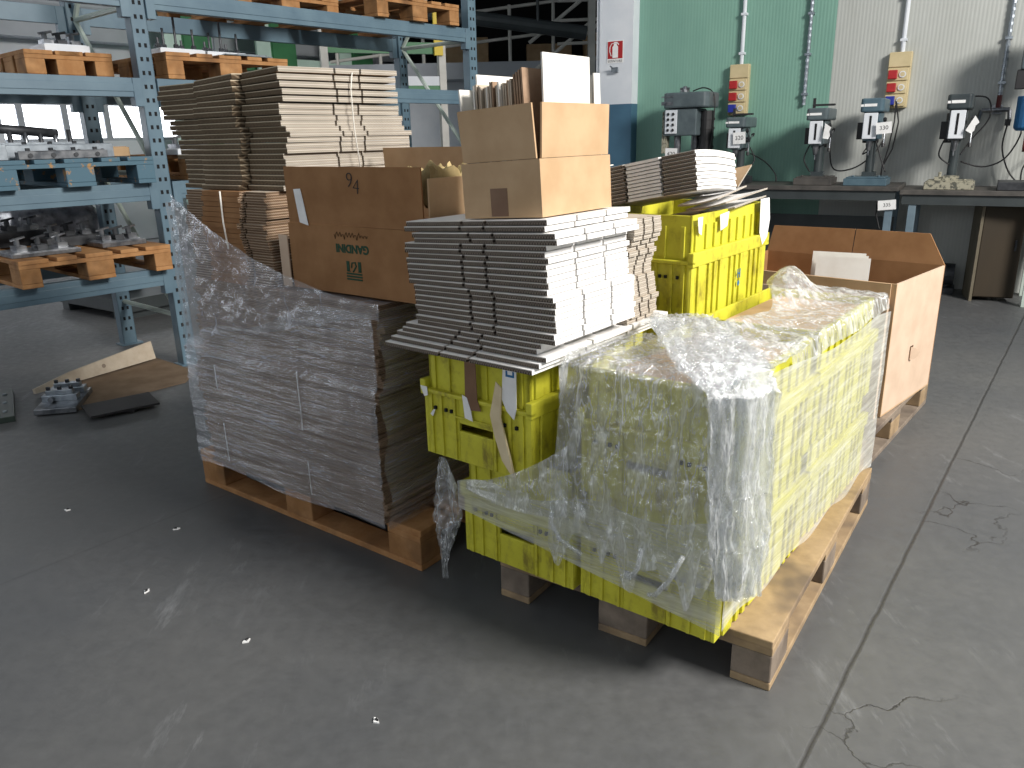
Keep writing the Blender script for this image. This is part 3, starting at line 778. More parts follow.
# bundle lying across the topmost crate
def bundle():
    n = 11
    arch = lambda u, v: -0.024 * v * v - 0.004 * (1 - u) ** 2
    for k in range(n):
        ln = 'edge_grey'
        me = sheet_mesh('bundle_sheet', 0.36, 0.34, 0.0084, nx=(0.13, 0.25), ny=(), liner='liner_white', edge=ln, bend=arch, seg=8, fold=('R', (0.134, 0.246)))
        up = k * 0.0106
        rx, ry = R(0.5), R(-10)
        Rm = (Matrix.Rotation(CR.a + R(4), 3, 'Z') @ Matrix.Rotation(ry, 3, 'Y') @ Matrix.Rotation(rx, 3, 'X'))
        org = CR.p(-0.77, 0.645, 1.086) + Rm @ Vector((0.0012 * k + 0.003 * (k % 2), -0.0012 * k, up))
        o = put(me, org, 0, 'white-edged flattened carton, %s down in the strapped bundle lying on the topmost yellow crate' % nth(n - k), 'cartons in the strapped bundle')
        o.rotation_euler = Rm.to_euler()
    p = lambda x, y, zz: CR.p(-0.77, 0.645, 1.086) + (Matrix.Rotation(CR.a + R(4), 3, 'Z') @ Matrix.Rotation(R(-10), 3, 'Y') @ Matrix.Rotation(R(0.5), 3, 'X')) @ Vector((x, y, zz))
    strap([p(0.085, 0.03, 0.120), p(0.087, -0.024, 0.118), p(0.083, -0.022, 0.05), p(0.080, -0.012, -0.014)], 'pale strap round the bundle on the topmost yellow crate')
bundle()

# loose cardboard scraps in the topmost crate
rnd = random.Random(21)
scr = [(-0.74, 0.70, 1.030, 0.28, 0.16, 0, 0, 6, 'liner_grey'), (-0.62, 0.72, 1.042, 0.18, 0.40, 0, 1, 2, 'kraft'), (-0.53, 0.84, 1.070, 0.14, 0.30, 5, 10, -4, 'liner_white'),
       (-0.62, 1.06, 1.105, 0.17, 0.16, 24, 8, 4, 'kraft'), (-0.52, 0.92, 1.056, 0.12, 0.30, 3, 4, 2, 'liner_white'), (-0.54, 0.80, 1.086, 0.13, 0.30, 4, 8, 5, 'liner_white')]
for i, (x, y, zz, w, d, rx, ry, rz, mt) in enumerate(scr):
    me = sheet_mesh('scrap', w, d, 0.005, liner=mt, edge='edge_tan', bend=lambda u, v: 0.016 * u * u)
    o = link('cardboard_scrap', me, None, 0, CR.p(x, y, zz)); o.rotation_euler = (R(rx), -R(ry) * 0.5, CR.a + R(rz))
    tag(o, ['grey cardboard scrap lying under the strapped bundle', 'brown cardboard scrap along the near rim of the topmost crate', 'white cardboard scrap curling up at the right of the topmost crate',
            'tilted brown cardboard flap standing behind the strapped bundle', 'white cardboard scrap lying lowest over the right rim of the topmost crate', 'white cardboard strip between other scraps in the topmost crate'][i], 'cardboard', 'scraps in the topmost crate')

# ------------------------------------------------------------------ boxes
def open_box(t, w, d, h, fl, mat, inner=None, lean=6, flaps='FBLR', th=0.005, flap_mat=None):
    """x 0..w, y 0..d, open top; flaps stand up from the chosen sides"""
    b = MB(); b.box(0, w, 0, d, 0, th); b.build('base', mat, t)
    for nm, (x0, x1, y0, y1) in dict(F=(0, w, 0, th), B=(0, w, d - th, d), L=(0, th, th, d - th), R=(w - th, w, th, d - th)).items():
        b = MB(); b.box(x0, x1, y0, y1, th, h); b.build('wall_panel', mat, t)
    g = 0.009
    for c in flaps:
        b = MB(); s = math.tan(R(lean)) * fl
        if c == 'F': pts = [(g, 0), (w - g, 0)]; off = (0, -s); nrm = (0, th)
        if c == 'B': pts = [(g, d - th), (w - g, d - th)]; off = (0, s); nrm = (0, th)
        if c == 'L': pts = [(0, g), (0, d - g)]; off = (-s, 0); nrm = (th, 0)
        if c == 'R': pts = [(w - th, g), (w - th, d - g)]; off = (s, 0); nrm = (th, 0)
        z0, z1 = h + 0.001, h + fl
        vs = []
        for zz, k in ((z0, 0), (z1, 1)):
            for q in pts: vs.append((q[0] + off[0] * k, q[1] + off[1] * k, zz))
            for q in reversed(pts): vs.append((q[0] + off[0] * k + nrm[0], q[1] + off[1] * k + nrm[1], zz))
        b.add(vs, [(3, 2, 1, 0), (4, 5, 6, 7), (0, 1, 5, 4), (1, 2, 6, 5), (2, 3, 7, 6), (3, 0, 4, 7)])
        b.build('flap', flap_mat or mat, t)

# open carton full of upright boards on the white-grey pile
oc = thing('open_carton', 'open pale brown carton full of upright boards on the white-grey pile', 'box', CR.p(-0.672, -0.078, Z4 - 0.0135), 0)
oc.rotation_euler = (Matrix.Rotation(CR.a, 3, 'Z') @ Matrix.Rotation(R(-3.2), 3, 'Y')).to_euler()
open_box(oc, 0.232, 0.300, 0.128, 0.118, 'kraft', lean=4)
b = MB(); b.box(0.085, 0.135, -0.0012, 0, 0.004, 0.068); o = b.build('tape_strip', 'tape', oc); o['label'] = 'brown tape strip'
OCM = Matrix.Translation(CR.p(-0.672, -0.078, Z4 - 0.0135)) @ (Matrix.Rotation(CR.a, 4, 'Z') @ Matrix.Rotation(R(-3.2), 4, 'Y'))
rnd = random.Random(5)
def board(x, y, w, h, t, ry, rz, mat, label, edge='edge_tan', grp='boards in the open carton'):
    me = MB(); me.box(0, t, 0, w, 0, h, 0)
    o = me.build('upright_board', [mat]); o.matrix_world = OCM @ Matrix.Translation((x, y, 0.006)) @ Matrix.Rotation(R(rz), 4, 'Z') @ Matrix.Rotation(R(ry), 4, 'Y')
    tag(o, label, 'cardboard', grp)
NB = 18
for k in range(NB):
    board(0.034 + k * 0.0067, 0.012 + rnd.uniform(0, 0.012), 0.255, 0.292 + rnd.uniform(-0.006, 0.006), 0.0042, 0.5 + rnd.uniform(-0.12, 0.12), rnd.uniform(-0.15, 0.15),
          ['liner_grey', 'liner_brown', 'white_board'][0 if k % 3 else (1 if k % 2 else 2)], 'thin upright board, %s from the left in the open carton\'s tight row' % nth(k + 1))
board(0.016, 0.010, 0.25, 0.290, 0.004, -3.2, 0, 'white_board', 'white board leaning out over the left side of the open carton')
board(0.024, 0.05, 0.215, 0.322, 0.004, -0.3, 0, 'white_board', 'tall white board rising behind the row in the open carton')
for k in range(4):
    board(0.168 + k * 0.0068, 0.012, 0.20, 0.305 + 0.004 * k, 0.0045, -1.2 + 0.1 * k, 0, 'liner_brown', 'leaning brown board, %s right of the gap in the open carton' % nth(k + 1))
board(0.214, 0.038, 0.190, 0.345, 0.0045, 1.5, 0, 'white_board', 'largest bright white board at the right of the open carton')
for k in range(3):
    board(0.198 + 0.0058 * k, 0.262, 0.028, 0.305 + 0.004 * k, 0.004, 0.5, 0, 'white_board', 'narrow board strip, %s in the far right corner of the open carton' % nth(k + 1))

# brown box with print, on the wrapped stack
gb = thing('printed_carton', 'brown open carton marked 94 with upside-down print on the wrapped stack', 'box', LP.p(-0.515, 0.020, Z1 + 0.012), LP.a)
open_box(gb, 0.595, 0.30, 0.205, 0.170, 'kraft_dark', lean=1, flaps='F')
b = MB(); b.box(0.30 - 0.30, 0.595, 0, 0.005, 0.205, 0.2055)
FT = Matrix.Translation((0.290, -0.0006, 0.140)) @ FRONT @ Matrix.Rotation(R(180), 4, 'Z')
text_mesh('GANDINI', 0.034, 'text_green', 'printed_lettering', gb, FT, bold=0.0012)
def u_logo():
    b = MB(); T = Matrix.Translation((0.292, -0.0006, 0.078)) @ FRONT @ Matrix.Rotation(R(180), 4, 'Z') @ Matrix.Scale(1.2, 4)
    for x0, x1, y0, y1 in ((-0.026, -0.016, -0.020, 0.006), (0.016, 0.026, -0.020, 0.006), (-0.028, 0.028, 0.016, 0.020), (-0.028, 0.028, 0.009, 0.013), (-0.028, 0.028, 0.023, 0.027)):
        b.box(x0, x1, y0, y1, -0.0008, 0.0008, 0, T)
    b.prism([(-0.026, 0.000), (-0.012, 0.006), (-0.026, 0.006)], -0.0008, 0.0008, 0, T); b.prism([(0.026, 0.000), (0.026, 0.006), (0.012, 0.006)], -0.0008, 0.0008, 0, T)
    b.tube([(0.009, -0.004, 0), (0.006, -0.016, 0), (-0.006, -0.018, 0), (-0.009, -0.009, 0), (0.0, 0.002, 0), (0.004, 0.006, 0)], 0.0022, 5, 0, T)
    b.build('printed_emblem', 'text_green', gb)
u_logo()
def scribble(parent, T, n, w, h, mat, name='printed_script'):
    r2 = random.Random(2); b = MB(); x = -w / 2
    pts = []
    for i in range(n):
        st = w / n
        pts += [(x, 0, 0), (x + st * 0.3, h * r2.choice((0.5, 0.5, 1.0)), 0), (x + st * 0.6, -h * r2.choice((0, 0, 0.5)), 0)]
        x += st
    b.tube(pts, 0.0011, 4, 0, T); b.build(name, mat, parent)
scribble(gb, Matrix.Translation((0.285, -0.001, 0.180)) @ FRONT @ Matrix.Rotation(R(180), 4, 'Z'), 11, 0.150, 0.014, 'text_brown')
text_mesh('9', 0.062, 'text_black', 'handwritten_number', gb, Matrix.Translation((0.305, -0.0042, 0.336)) @ FRONT @ Matrix.Rotation(R(-4), 4, 'Z'), ext=0.0005, bold=-0.0016)
text_mesh('4', 0.062, 'text_black', 'handwritten_number', gb, Matrix.Translation((0.332, -0.0042, 0.318)) @ FRONT @ Matrix.Rotation(R(-4), 4, 'Z'), ext=0.0005, bold=-0.0016)
b = MB(); b.prism([(0.004, 0), (0.044, -0.008), (0.024, 0.09), (0.020, 0.102), (-0.012, 0.10)], -0.0006, 0.0006, 0, Matrix.Translation((0.060, -0.0036, 0.208)) @ FRONT)
o = b.build('paper_label', 'paper', gb); o['label'] = 'white paper label strip'
b = MB(); b.box(-0.048, -0.006, -0.006, -0.002, 0, 0.165); o = b.build('end_flap', 'kraft_pale', gb); o['label'] = 'pale folded end flap'
b = MB(); b.box(0.5952, 0.600, 0.012, 0.30, 0.205, 0.345); o = b.build('flap', 'kraft', gb); o['label'] = 'standing side flap, lit tone in its brown'  # lit side of the carton, made lighter in the colour itself
# crumpled packing paper in it
def crumple():
    b = MB()
    def fn(u, v):
        x, y = 0.40 + 0.18 * u, 0.04 + 0.22 * v
        edge = min(u, 1 - u, v, 1 - v)
        return (x, y, 0.335 + 0.035 * noise.noise((u * 5, v * 5, 2)) + 0.03 * noise.noise((u * 11, v * 12, 5)) + 0.03 * u - (0.09 if edge < 0.02 else 0))
    b.grid(22, 22, fn)
    T = Matrix.Translation(LP.p(-0.515, 0.020, Z1 + 0.012)) @ Matrix.Rotation(LP.a, 4, 'Z')
    b.v = [tuple(T @ Vector(p)) for p in b.v]
    o = b.build('packing_paper', 'crumpled', smooth=False); tag(o, 'crumpled yellowish packing paper in the carton marked 94', 'paper')
    md = o.modifiers.new('thick', 'SOLIDIFY'); md.thickness = 0.002
M['crumpled'] = pm('crumpled_brown_paper', srgb(186, 166, 118), srgb(140, 120, 76), 18, rough=0.7)
crumple()
# carton behind them
bc = thing('open_carton', 'brown carton standing behind the open carton, on the wrapped stack', 'box', LP.p(-0.50, 0.44, Z1 + 0.003), LP.a)
open_box(bc, 0.63, 0.36, 0.30, 0.13, 'kraft', lean=4, flaps='FR')

# ------------------------------------------------------------------ big open box on its pallet
bb = thing('big_open_box', 'big open pale cardboard box on the greyish pallet at the right', 'box', BX.p(-0.86, 0, 0.1465), BX.a)
def big_box():
    w, d, h, th = 0.86, 0.60, 0.567, 0.007
    b = MB(); b.box(0, w, 0, d, 0, th); b.build('base', 'kraft', bb)
    for x0, x1, y0, y1 in ((0, w, 0, th), (0, w, d - th, d), (0, th, th, d - th)):
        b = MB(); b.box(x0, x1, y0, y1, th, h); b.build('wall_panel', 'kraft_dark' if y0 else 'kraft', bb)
    # right panel with the half-punched hand hole
    b = MB(); hy, hz = 0.285, 0.225
    b.box(w - th, w, th, hy - 0.022, th, h); b.box(w - th, w, hy + 0.022, d - th, th, h)
    b.box(w - th, w, hy - 0.022, hy + 0.022, th, hz - 0.03); b.box(w - th, w, hy - 0.022, hy + 0.022, hz + 0.03, h)
    b.build('wall_panel', 'kraft_pale', bb)
    b = MB(); pts = [(0, -0.028)] + [(0.040 * math.cos(R(a)), 0.028 * math.sin(R(a))) for a in range(-80, 81, 20)] + [(0, 0.028)]
    b.prism(pts, -0.003, 0.003, 0, Matrix.Translation((w + 0.003, hy - 0.020, hz)) @ Matrix.Rotation(R(48), 4, 'Z') @ FRONT @ Matrix.Rotation(0, 4, 'X'))
    o = b.build('punched_flap', 'kraft_pale', bb); o['label'] = 'half-punched hand hole flap sticking out'
    # standing back flaps
    s = 0.020
    for pts in ([(0.44, h), (w, h), (w - 0.085, h + 0.135), (0.442, h + 0.135)], [(0.0, h), (0.436, h), (0.436, h + 0.135), (0.02, h + 0.128)]):
        b = MB(); n = len(pts)
        b.add([(x, d - th + (zz - h) * 0.15, zz) for x, zz in pts] + [(x, d + (zz - h) * 0.15, zz) for x, zz in pts],
              [(0, 1, 2, 3), (7, 6, 5, 4)] + [(i, n + i, n + (i + 1) % n, (i + 1) % n) for i in range(n)])
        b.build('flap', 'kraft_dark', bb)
    b = MB(); b.box(0.0, w - 0.02, -0.008, -0.001, h - 0.085, h); o = b.build('front_flap', 'kraft', bb)
big_box()
b = MB(); b.box(-0.60, -0.012, -0.045, -0.036, 0.1465, 0.66); b.box(-0.60, -0.012, -0.035, -0.026, 0.1465, 0.655)
tag(b.build('flattened_carton', 'kraft_pale', loc=BX.p(0, 0), rotz=BX.a), 'pale flattened carton wedged between the wrapped crates and the big open box', 'cardboard')
for k in range(3):
    b = MB(); b.box(0, 0.235, 0, 0.005, 0, 0.32)
    o = b.build('white_panel', 'white_board', loc=BX.p(-0.475 - 0.022 * k, 0.30 + 0.028 * k, 0.43 + 0.006 * k), rotz=BX.a + R(10)); o.rotation_euler = (R(-8), 0, BX.a + R(12))
    tag(o, ['front white panel of the three standing in the big open box', 'middle white panel of the three standing in the big open box', 'rear white panel of the three standing in the big open box'][k], 'panel', 'white panels in the big box')
b = MB()
for i in range(5): b.box(-0.83, -0.03, 0.03, 0.57, 0.155 + 0.05 * i, 0.2 + 0.05 * i)
tag(b.build('cardboard_filling', 'kraft_dark', loc=BX.p(0, 0), rotz=BX.a), 'brown cardboard filling lying in the bottom of the big open box', 'cardboard')

# contents of the right-hand wrapped crates
for (x, y, lb) in ((-0.36, 0.03, 'brown'), (-0.36, 0.67, 'tan')):
    for k in range(4):
        me = sheet_mesh('crate_card', 0.305, 0.52, 0.006, liner='kraft' if k % 2 else 'liner_brown', edge='edge_tan')
        put(me, CR.p(x + 0.012 + 0.003 * (k % 2), y + 0.015 + 0.004 * k, 0.715 + 0.009 * k), CR.a + R(0.4 * (k % 3) - 0.4), 'cardboard sheet, %s down in the film-covered %s crate of the right column' % (nth(4 - k), 'near' if y < 0.3 else 'far'), 'sheets in the film-covered crates')

# ------------------------------------------------------------------ clear film over the yellow crates
def ridged(p, o=4):
    s = 0; a = 1; q = Vector(p)
    for _ in range(o):
        s += a * (1 - abs(noise.noise(q)) * 2); a *= 0.5; q = q * 2.07
    return s / 1.9
def yellow_film():
    t = thing('stretch_film', 'clear crumpled stretch film over the right column of yellow crates', 'plastic film', CR.p(0, 0, 0.0), CR.a)
    # taut wrap: right side and the front's low band, following the crates
    b = MB()
    def side(u, v):
        y = -0.018 + u * 1.265
        top = 0.775 - 0.05 * u + 0.04 * math.sin(u * 9) * 0.3; bot = 0.200 - 0.02 * u + 0.012 * math.sin(u * 23)
        zz = bot + (top - bot) * v
        return (0.018 + 0.012 * u + 0.004 * noise.noise((y * 5, zz * 7, 1)), y, zz)
    b.grid(60, 40, side)
    def front(u, v):
        x = -0.79 + 0.805 * u
        top = 0.375 + 0.09 * u + 0.015 * math.sin(u * 14); bot = 0.29 - 0.10 * u
        zz = bot + (top - bot) * v
        return (x, -0.022 + 0.004 * noise.noise((x * 6, zz * 9, 4)), zz)
    b.grid(50, 16, front)
    b.build('side_wrap', 'film_wrap', t, smooth=True)
    # the loose end pulled from under the taped crate towards the crumple
    b = MB()
    def loose(u, v):
        x = -0.72 + 0.34 * u
        zc = 0.395 + 0.10 * u * u; hh = 0.012 + 0.085 * u
        return (x, -0.062 - 0.004 * u + 0.010 * noise.noise((u * 5, v * 4, 8)), zc - hh + 2 * hh * v)
    b.grid(30, 14, loose); b.build('loose_end', 'film_crumple', t, smooth=True)
    # crumpled sheet hanging down the front
    b = MB()
    nx, ny = 150, 190
    def hang(u, v):
        x = -0.392 + 0.44 * u
        tails = 0.09 * max(0, math.sin(u * 17.0 + 1.2)) ** 3 + 0.05 * max(0, math.sin(u * 31 + 0.5)) ** 2
        bot = 0.375 - 0.05 * math.sin(u * 3.0) - tails + 0.02 * noise.noise((u * 9, 0, 3))
        if u > 0.9: bot = 0.30 + 0.2 * (u - 0.9)
        if u < 0.10: x -= 0.06 * (1 - v) * (1 - u / 0.10)
        L1 = 0.26 + 0.20 * max(0, u - 0.4)             # depth of the part lying on top
        zt = 0.790
        s = (1 - v) * (L1 + zt - bot)
        n = ridged((x * 9, s * 3.0, 3.1)); n2 = ridged((x * 26, s * 8, 7.7), 3); n3 = ridged((x * 60, s * 26, 1.7), 2)
        puff = max(0.0, 0.018 * n + 0.008 * n2 + 0.0045 * n3)
        fl = 0.5 + 0.5 * noise.noise((x * 4, s * 2.2, 9))
        if s < L1:                                    # lying on the crate tops
            k = s / L1
            y = L1 - s - 0.02 * k
            zz = zt + puff * 0.9 + 0.008 * fl
        else:
            zz = zt - (s - L1)
            y = -0.030 - puff - 0.018 * fl * min(1, (s - L1) / 0.3)
        if x > -0.01: y += 0.9 * (x + 0.01) * (1 if s >= L1 else 0.3); x = x * 0.75
        return (x, y, zz)
    b.grid(nx, ny, hang); b.build('crumpled_sheet', 'film_crumple', t, smooth=True)
    # thick gathered rope of film: from the middle of the top, over the near right corner and down
    for r in range(3):
        b = MB()
        path = [(-0.31, 0.38, 0.812), (-0.22, 0.24, 0.838), (-0.13, 0.12, 0.828), (-0.035, 0.030, 0.802), (0.026, -0.008, 0.782), (0.030, 0.0, 0.55), (0.034, 0.005, 0.42), (0.030, 0.01, 0.29)]
        wid = [0.085, 0.10, 0.10, 0.095, 0.085, 0.080, 0.075, 0.05]
        def rope(u, v, r=r):
            f = (1 - v) * (len(path) - 1); i = min(int(f), len(path) - 2); q = f - i
            q = q * q * (3 - 2 * q)
            p = Vector(path[i]).lerp(Vector(path[i + 1]), q); w = wid[i] + (wid[i + 1] - wid[i]) * q
            e = (u - 0.5) * 2 * w * (1 + 0.3 * noise.noise((v * 6, r, 1)) + 0.12 * noise.noise((v * 23, r, 5)))
            n = ridged((u * 4 + r * 7, v * 5, 2.2)); n2 = ridged((u * 12, v * 14 + r * 3, 4), 3); n3 = ridged((u * 30, v * 30 + r, 9), 2)
            lift = 0.018 * n + 0.009 * n2 + 0.004 * n3 + 0.006 * r
            top = 1.0 if i < 3 else max(0.0, 1 - (f - 3))
            ox = 0.7 * lift * (1 - top); oy = -0.7 * lift * (1 - top)
            bend = -0.35 * abs(e) * (1 - top)             # wraps round the corner
            ex, ey = (0.85, 0.5) if top >= 1 else (0.62, 0.72)
            ex, ey = 0.62 + 0.23 * top, 0.72 - 0.22 * top
            return (p.x + e * ex + ox + bend * 0.6, p.y + e * ey + oy - bend * 0.6 + 0.0, p.z + lift * top)
        b.grid(40, 120, rope); b.build('gathered_rope', 'film_crumple', t, smooth=True)
    # thin film lying over the outer half of the top, with a peak towards the back
    b = MB()
    def top(u, v):
        y = 0.34 + 0.90 * v
        x = -0.19 - 0.02 * math.sin(v * 7) + 0.10 * v * (1 - v) * 0 + (0.205 + 0.02 * math.sin(v * 7)) * u - (0.12 * math.exp(-((v - 0.70) / 0.16) ** 2)) * (1 - u)
        n = ridged((x * 10, y * 6, 1.3)); n2 = ridged((x * 26, y * 16, 4.4), 3)
        lump = 0.10 * math.exp(-(((x + 0.235) / 0.075) ** 2 + ((y - 0.99) / 0.13) ** 2)) + 0.035 * math.exp(-(((x + 0.20) / 0.07) ** 2 + ((y - 0.45) / 0.2) ** 2))
        drop = (u - 0.95) / 0.05 * 0.05 if u > 0.95 else 0.0
        return (x + 0.012 * v * u, y, 0.784 + max(0.0, 0.012 * n + 0.006 * n2) + lump - drop)
    b.grid(70, 120, top); b.build('top_cover', 'film_crumple', t, smooth=True)
    # twisted tails
    for pts in ([(-0.43, -0.06, 0.42), (-0.425, -0.075, 0.37), (-0.40, -0.07, 0.33), (-0.365, -0.06, 0.31), (-0.345, -0.055, 0.30)], [(-0.17, -0.07, 0.38), (-0.175, -0.075, 0.33), (-0.20, -0.07, 0.29), (-0.215, -0.06, 0.285)],
                [(-0.06, -0.08, 0.40), (-0.09, -0.08, 0.33), (-0.13, -0.07, 0.27), (-0.15, -0.065, 0.262)], [(0.03, 0.08, 0.45), (0.035, 0.10, 0.36), (0.045, 0.13, 0.27), (0.05, 0.125, 0.235)]):
        b = MB(); b.tube(pts, 0.006, 7); b.build('twisted_tail', 'film_crumple', t, smooth=True)
yellow_film()

# hanging scrap of film between the two loads
def film_scrap():
    b = MB()
    def fn(u, v):
        w = 0.010 + 0.038 * math.sin(math.pi * min(1, v * 1.15)) * (1 if v < 0.55 else 0.75)
        x = (u - 0.5) * 2 * w + 0.012 * math.sin(v * 5)
        return (x, 0.020 * ridged((u * 4, v * 6, 2.2)), 0.03 + 0.40 * (1 - v) + 0.0)
    b.grid(26, 60, fn)
    o = b.build('film_scrap', 'film_crumple', smooth=True, loc=CR.p(-0.848, -0.03, 0.0), rotz=CR.a + R(10))
    tag(o, 'shiny twisted scrap of clear film hanging between the two pallets', 'plastic film')
film_scrap()

# film round the cardboard stack on the left
def grey_film():
    t = thing('stretch_film', 'grey clear stretch film round the cardboard stack, torn open at the top', 'plastic film', LP.p(0, 0, 0), LP.a)
    b = MB()
    def fr(u, v):
        x = -1.095 + 1.01 * u
        bot = 0.150 + 0.008 * math.sin(u * 9); top = 0.60 + 0.26 * u ** 0.7 + 0.02 * math.sin(u * 11)
        zz = bot + (top - bot) * v
        return (x + 0.006 * noise.noise((zz * 40, 1, u)), -0.060 - 0.008 * abs(noise.noise((x * 2, zz * 3, 1))) - 0.006 * max(0, ridged((x * 1.5, zz * 30, 2), 2)) + (0.012 if zz > 0.6 else 0), zz)
    b.grid(70, 70, fr)
    b.build('front_wrap', 'film_dark', t, smooth=True)
    b = MB()
    def rt(u, v):
        y = -0.060 + 0.78 * u; zz = 0.150 + 0.70 * v
        return (-0.062 + 0.012 * math.sin(zz * 30) + 0.006 * max(0, ridged((y * 2, zz * 26, 5), 2)) + (0.012 if zz > 0.6 else 0), y, zz)
    b.grid(40, 70, rt)
    b.build('side_wrap', 'film_dark', t, smooth=True)
    # loose top, torn along a slant and hanging off the left end
    b = MB()
    def tail(u, v):
        x = -0.995 + 0.98 * u
        top = 0.875 + 0.275 * (1 - u) ** 2; bot = 0.60 + 0.20 * min(1, u * 1.6) + 0.03 * math.sin(u * 8)
        if u < 0.10: bot -= 0.20 * (1 - u / 0.10)
        zz = bot + (top - bot) * v
        pf = max(0.0, 0.022 * ridged((x * 4 + zz * 2, zz * 3, 6.1)) + 0.008 * ridged((x * 13, zz * 10, 3), 3))
        out = 0.048 + pf * 0.8 + (0.02 * (1 - u) * (1 - v))
        return (x - (0.05 * (1 - v) * max(0, 0.1 - u) * 10 * 0.6), -0.022 - out, zz)
    b.grid(100, 60, tail)
    b.build('torn_top', 'film_tail', t, smooth=True)
    b = MB()
    def lf(u, v):
        y = -0.06 + 0.30 * u
        return (-1.066 - 0.012 * max(0, ridged((y * 9, v * 3, 2))) - 0.02 * (1 - v), y, 0.46 + 0.08 * u + (0.66 - 0.1 * u) * v)
    b.grid(30, 50, lf); b.build('hanging_flap', 'film_tail', t, smooth=True)
    b = MB()
    def tp(u, v):
        x = -0.50 + 0.42 * u; y = -0.05 + 0.08 * v
        return (x, y, Z1 + 0.004 + 0.003 * noise.noise((x * 9, y * 9, 1)))
    b.grid(20, 6, tp); b.build('top_edge', 'film_dark', t, smooth=True)
grey_film()

# ------------------------------------------------------------------ pale blue rack
def rack():
    t = thing('pallet_rack', 'pale blue steel pallet rack with perforated uprights at the left', 'rack', RK.p(0, 0), RK.a)
    H = 3.0
    def upright(x, y):
        b = MB()
        b.box(x, x + 0.09, y, y + 0.004, 0, H); b.box(x, x + 0.004, y, y + 0.07, 0, H); b.box(x + 0.086, x + 0.09, y, y + 0.07, 0, H)
        b.box(x - 0.02, x + 0.12, y - 0.02, y + 0.09, 0, 0.008)
        z = 0.10
        while z < H:
            for xx in (x + 0.022, x + 0.055): b.box(xx, xx + 0.015, y - 0.0012, y, z, z + 0.022, 1)
            for yy in (y + 0.02, y + 0.046): b.box(x + 0.09, x + 0.0912, yy, yy + 0.014, z, z + 0.022, 1)
            z += 0.072
        b.build('upright', ['rack_blue', 'hole'], t)
    def bar(p, q, r=0.018):
        b = MB(); b.cyl(p, q, r, n=6); b.build('brace', 'leg_pale', t, smooth=False)
    D = 0.90
    for x in (-2.62, 0.0, 2.66):
        upright(x, 0); upright(x, D - 0.07)
        for k, (a, c) in enumerate(((0.30, 0.30), (0.30, 1.15), (1.15, 1.15), (1.15, 2.05), (2.05, 2.05), (2.9, 2.05))):
            bar((x + 0.05, 0.06, a), (x + 0.05, D - 0.06, c), 0.016)
    for x0, x1 in ((-2.53, 0.0), (0.09, 2.66)):
        for y in (0.0, D - 0.045):
            for z1 in (0.612, 1.105, 1.667, 2.125):
                if x0 > 0 and z1 < 0.7: continue
                b = MB(); b.box(x0, x1, y - 0.012 if y == 0 else y, y + 0.04, z1 - 0.10, z1)
                b.box(x0, x1, (y - 0.016 if y == 0 else y + 0.04), (y - 0.012 if y == 0 else y + 0.044), z1 - 0.072, z1 - 0.03)
                for xe in (x0, x1 - 0.05): b.box(xe, xe + 0.05, y - 0.018 if y == 0 else y - 0.004, y + 0.042, z1 - 0.15, z1)
                b.build('beam', 'rack_blue', t, bevel=0.003)
rack()
# pallets on the rack (long side runs into the rack)
def rp(x, y, z): return RK.p(x, y, z)
GP = 'pallets stored on the rack'
pallet('orange-brown pallet of metal parts on the lowest rack level', rp(0.0 - 0.02, -0.10, 0.614), RK.a, wood='wood_orange', block='wood_block', group=GP, L=1.1)
pallet('worn blue painted pallet on the second rack level', rp(-0.03, -0.08, 1.107), RK.a, wood='wood_blue', block='wood_blue', group=GP, L=1.1)
pallet('wooden pallet on the third rack level, right of the perforated upright', rp(0.96, -0.02, 1.669), RK.a, wood='wood_orange', block='wood_orange', group=GP, L=1.1)
pallet('wooden pallet on the third rack level, left of the perforated upright', rp(-0.01, 0.28, 1.669), RK.a, wood='wood_orange', block='wood_orange', group=GP, L=0.5, Wd=0.46)
pallet('dark wooden pallet on the second rack level, partly behind the tall grey pile', rp(1.0, -0.05, 1.107), RK.a, wood='wood_orange', block='wood_block', group=GP, L=1.1)
pallet('left wooden pallet on the top rack level', rp(1.68, 0.34, 2.127), RK.a, wood='wood_orange', block='wood_orange', group=GP, L=1.1)
pallet('right wooden pallet on the top rack level', rp(2.50, -0.06, 2.127), RK.a, wood='wood_orange', block='wood_block', group=GP, L=1.1)

# metal parts stored on the rack
def plate(name, label, p, w, d, h, mat, bolts=0, cat='metal part', rz=0.0, group='metal parts on the rack', extra=None):
    t = thing(name, label, cat, p, RK.a + R(rz), group)
    b = MB(); b.box(0, w, 0, d, 0, h); b.box(0.01, w - 0.01, 0.01, d - 0.01, h, h + 0.004); b.build('plate', mat, t, bevel=0.003)
    for k in range(bolts):
        x = (k + 0.5) * w / bolts
        b = MB(); b.cyl((x, -0.006, h * 0.5), (x, 0.0, h * 0.5), 0.012, n=8); b.cyl((x, d * 0.5, h), (x, d * 0.5, h + 0.018), 0.012, n=8); b.build('bolt', 'iron', t)
    if extra: extra(t, w, d, h)
    return t
def clamps(t, w, d, h):
    for k in range(3):
        x = w * (0.2 + 0.3 * k)
        b = MB(); b.box(x - 0.02, x + 0.03, d * 0.3, d * 0.7, h, h + 0.03); b.cyl((x, d * 0.5, h + 0.03), (x, d * 0.5, h + 0.07), 0.014, n=10); b.cyl((x - 0.03, d * 0.5, h + 0.06), (x + 0.04, d * 0.45, h + 0.075), 0.007, n=6)
        b.build('clamp', 'iron' if k % 2 else 'steel', t)
zA = 0.612 + 0.148
plate('fixture_plate', 'long flat steel fixture at the left of the lowest rack pallet', rp(-0.80, 0.02, zA), 0.34, 0.25, 0.022, 'steel', 0, extra=clamps)
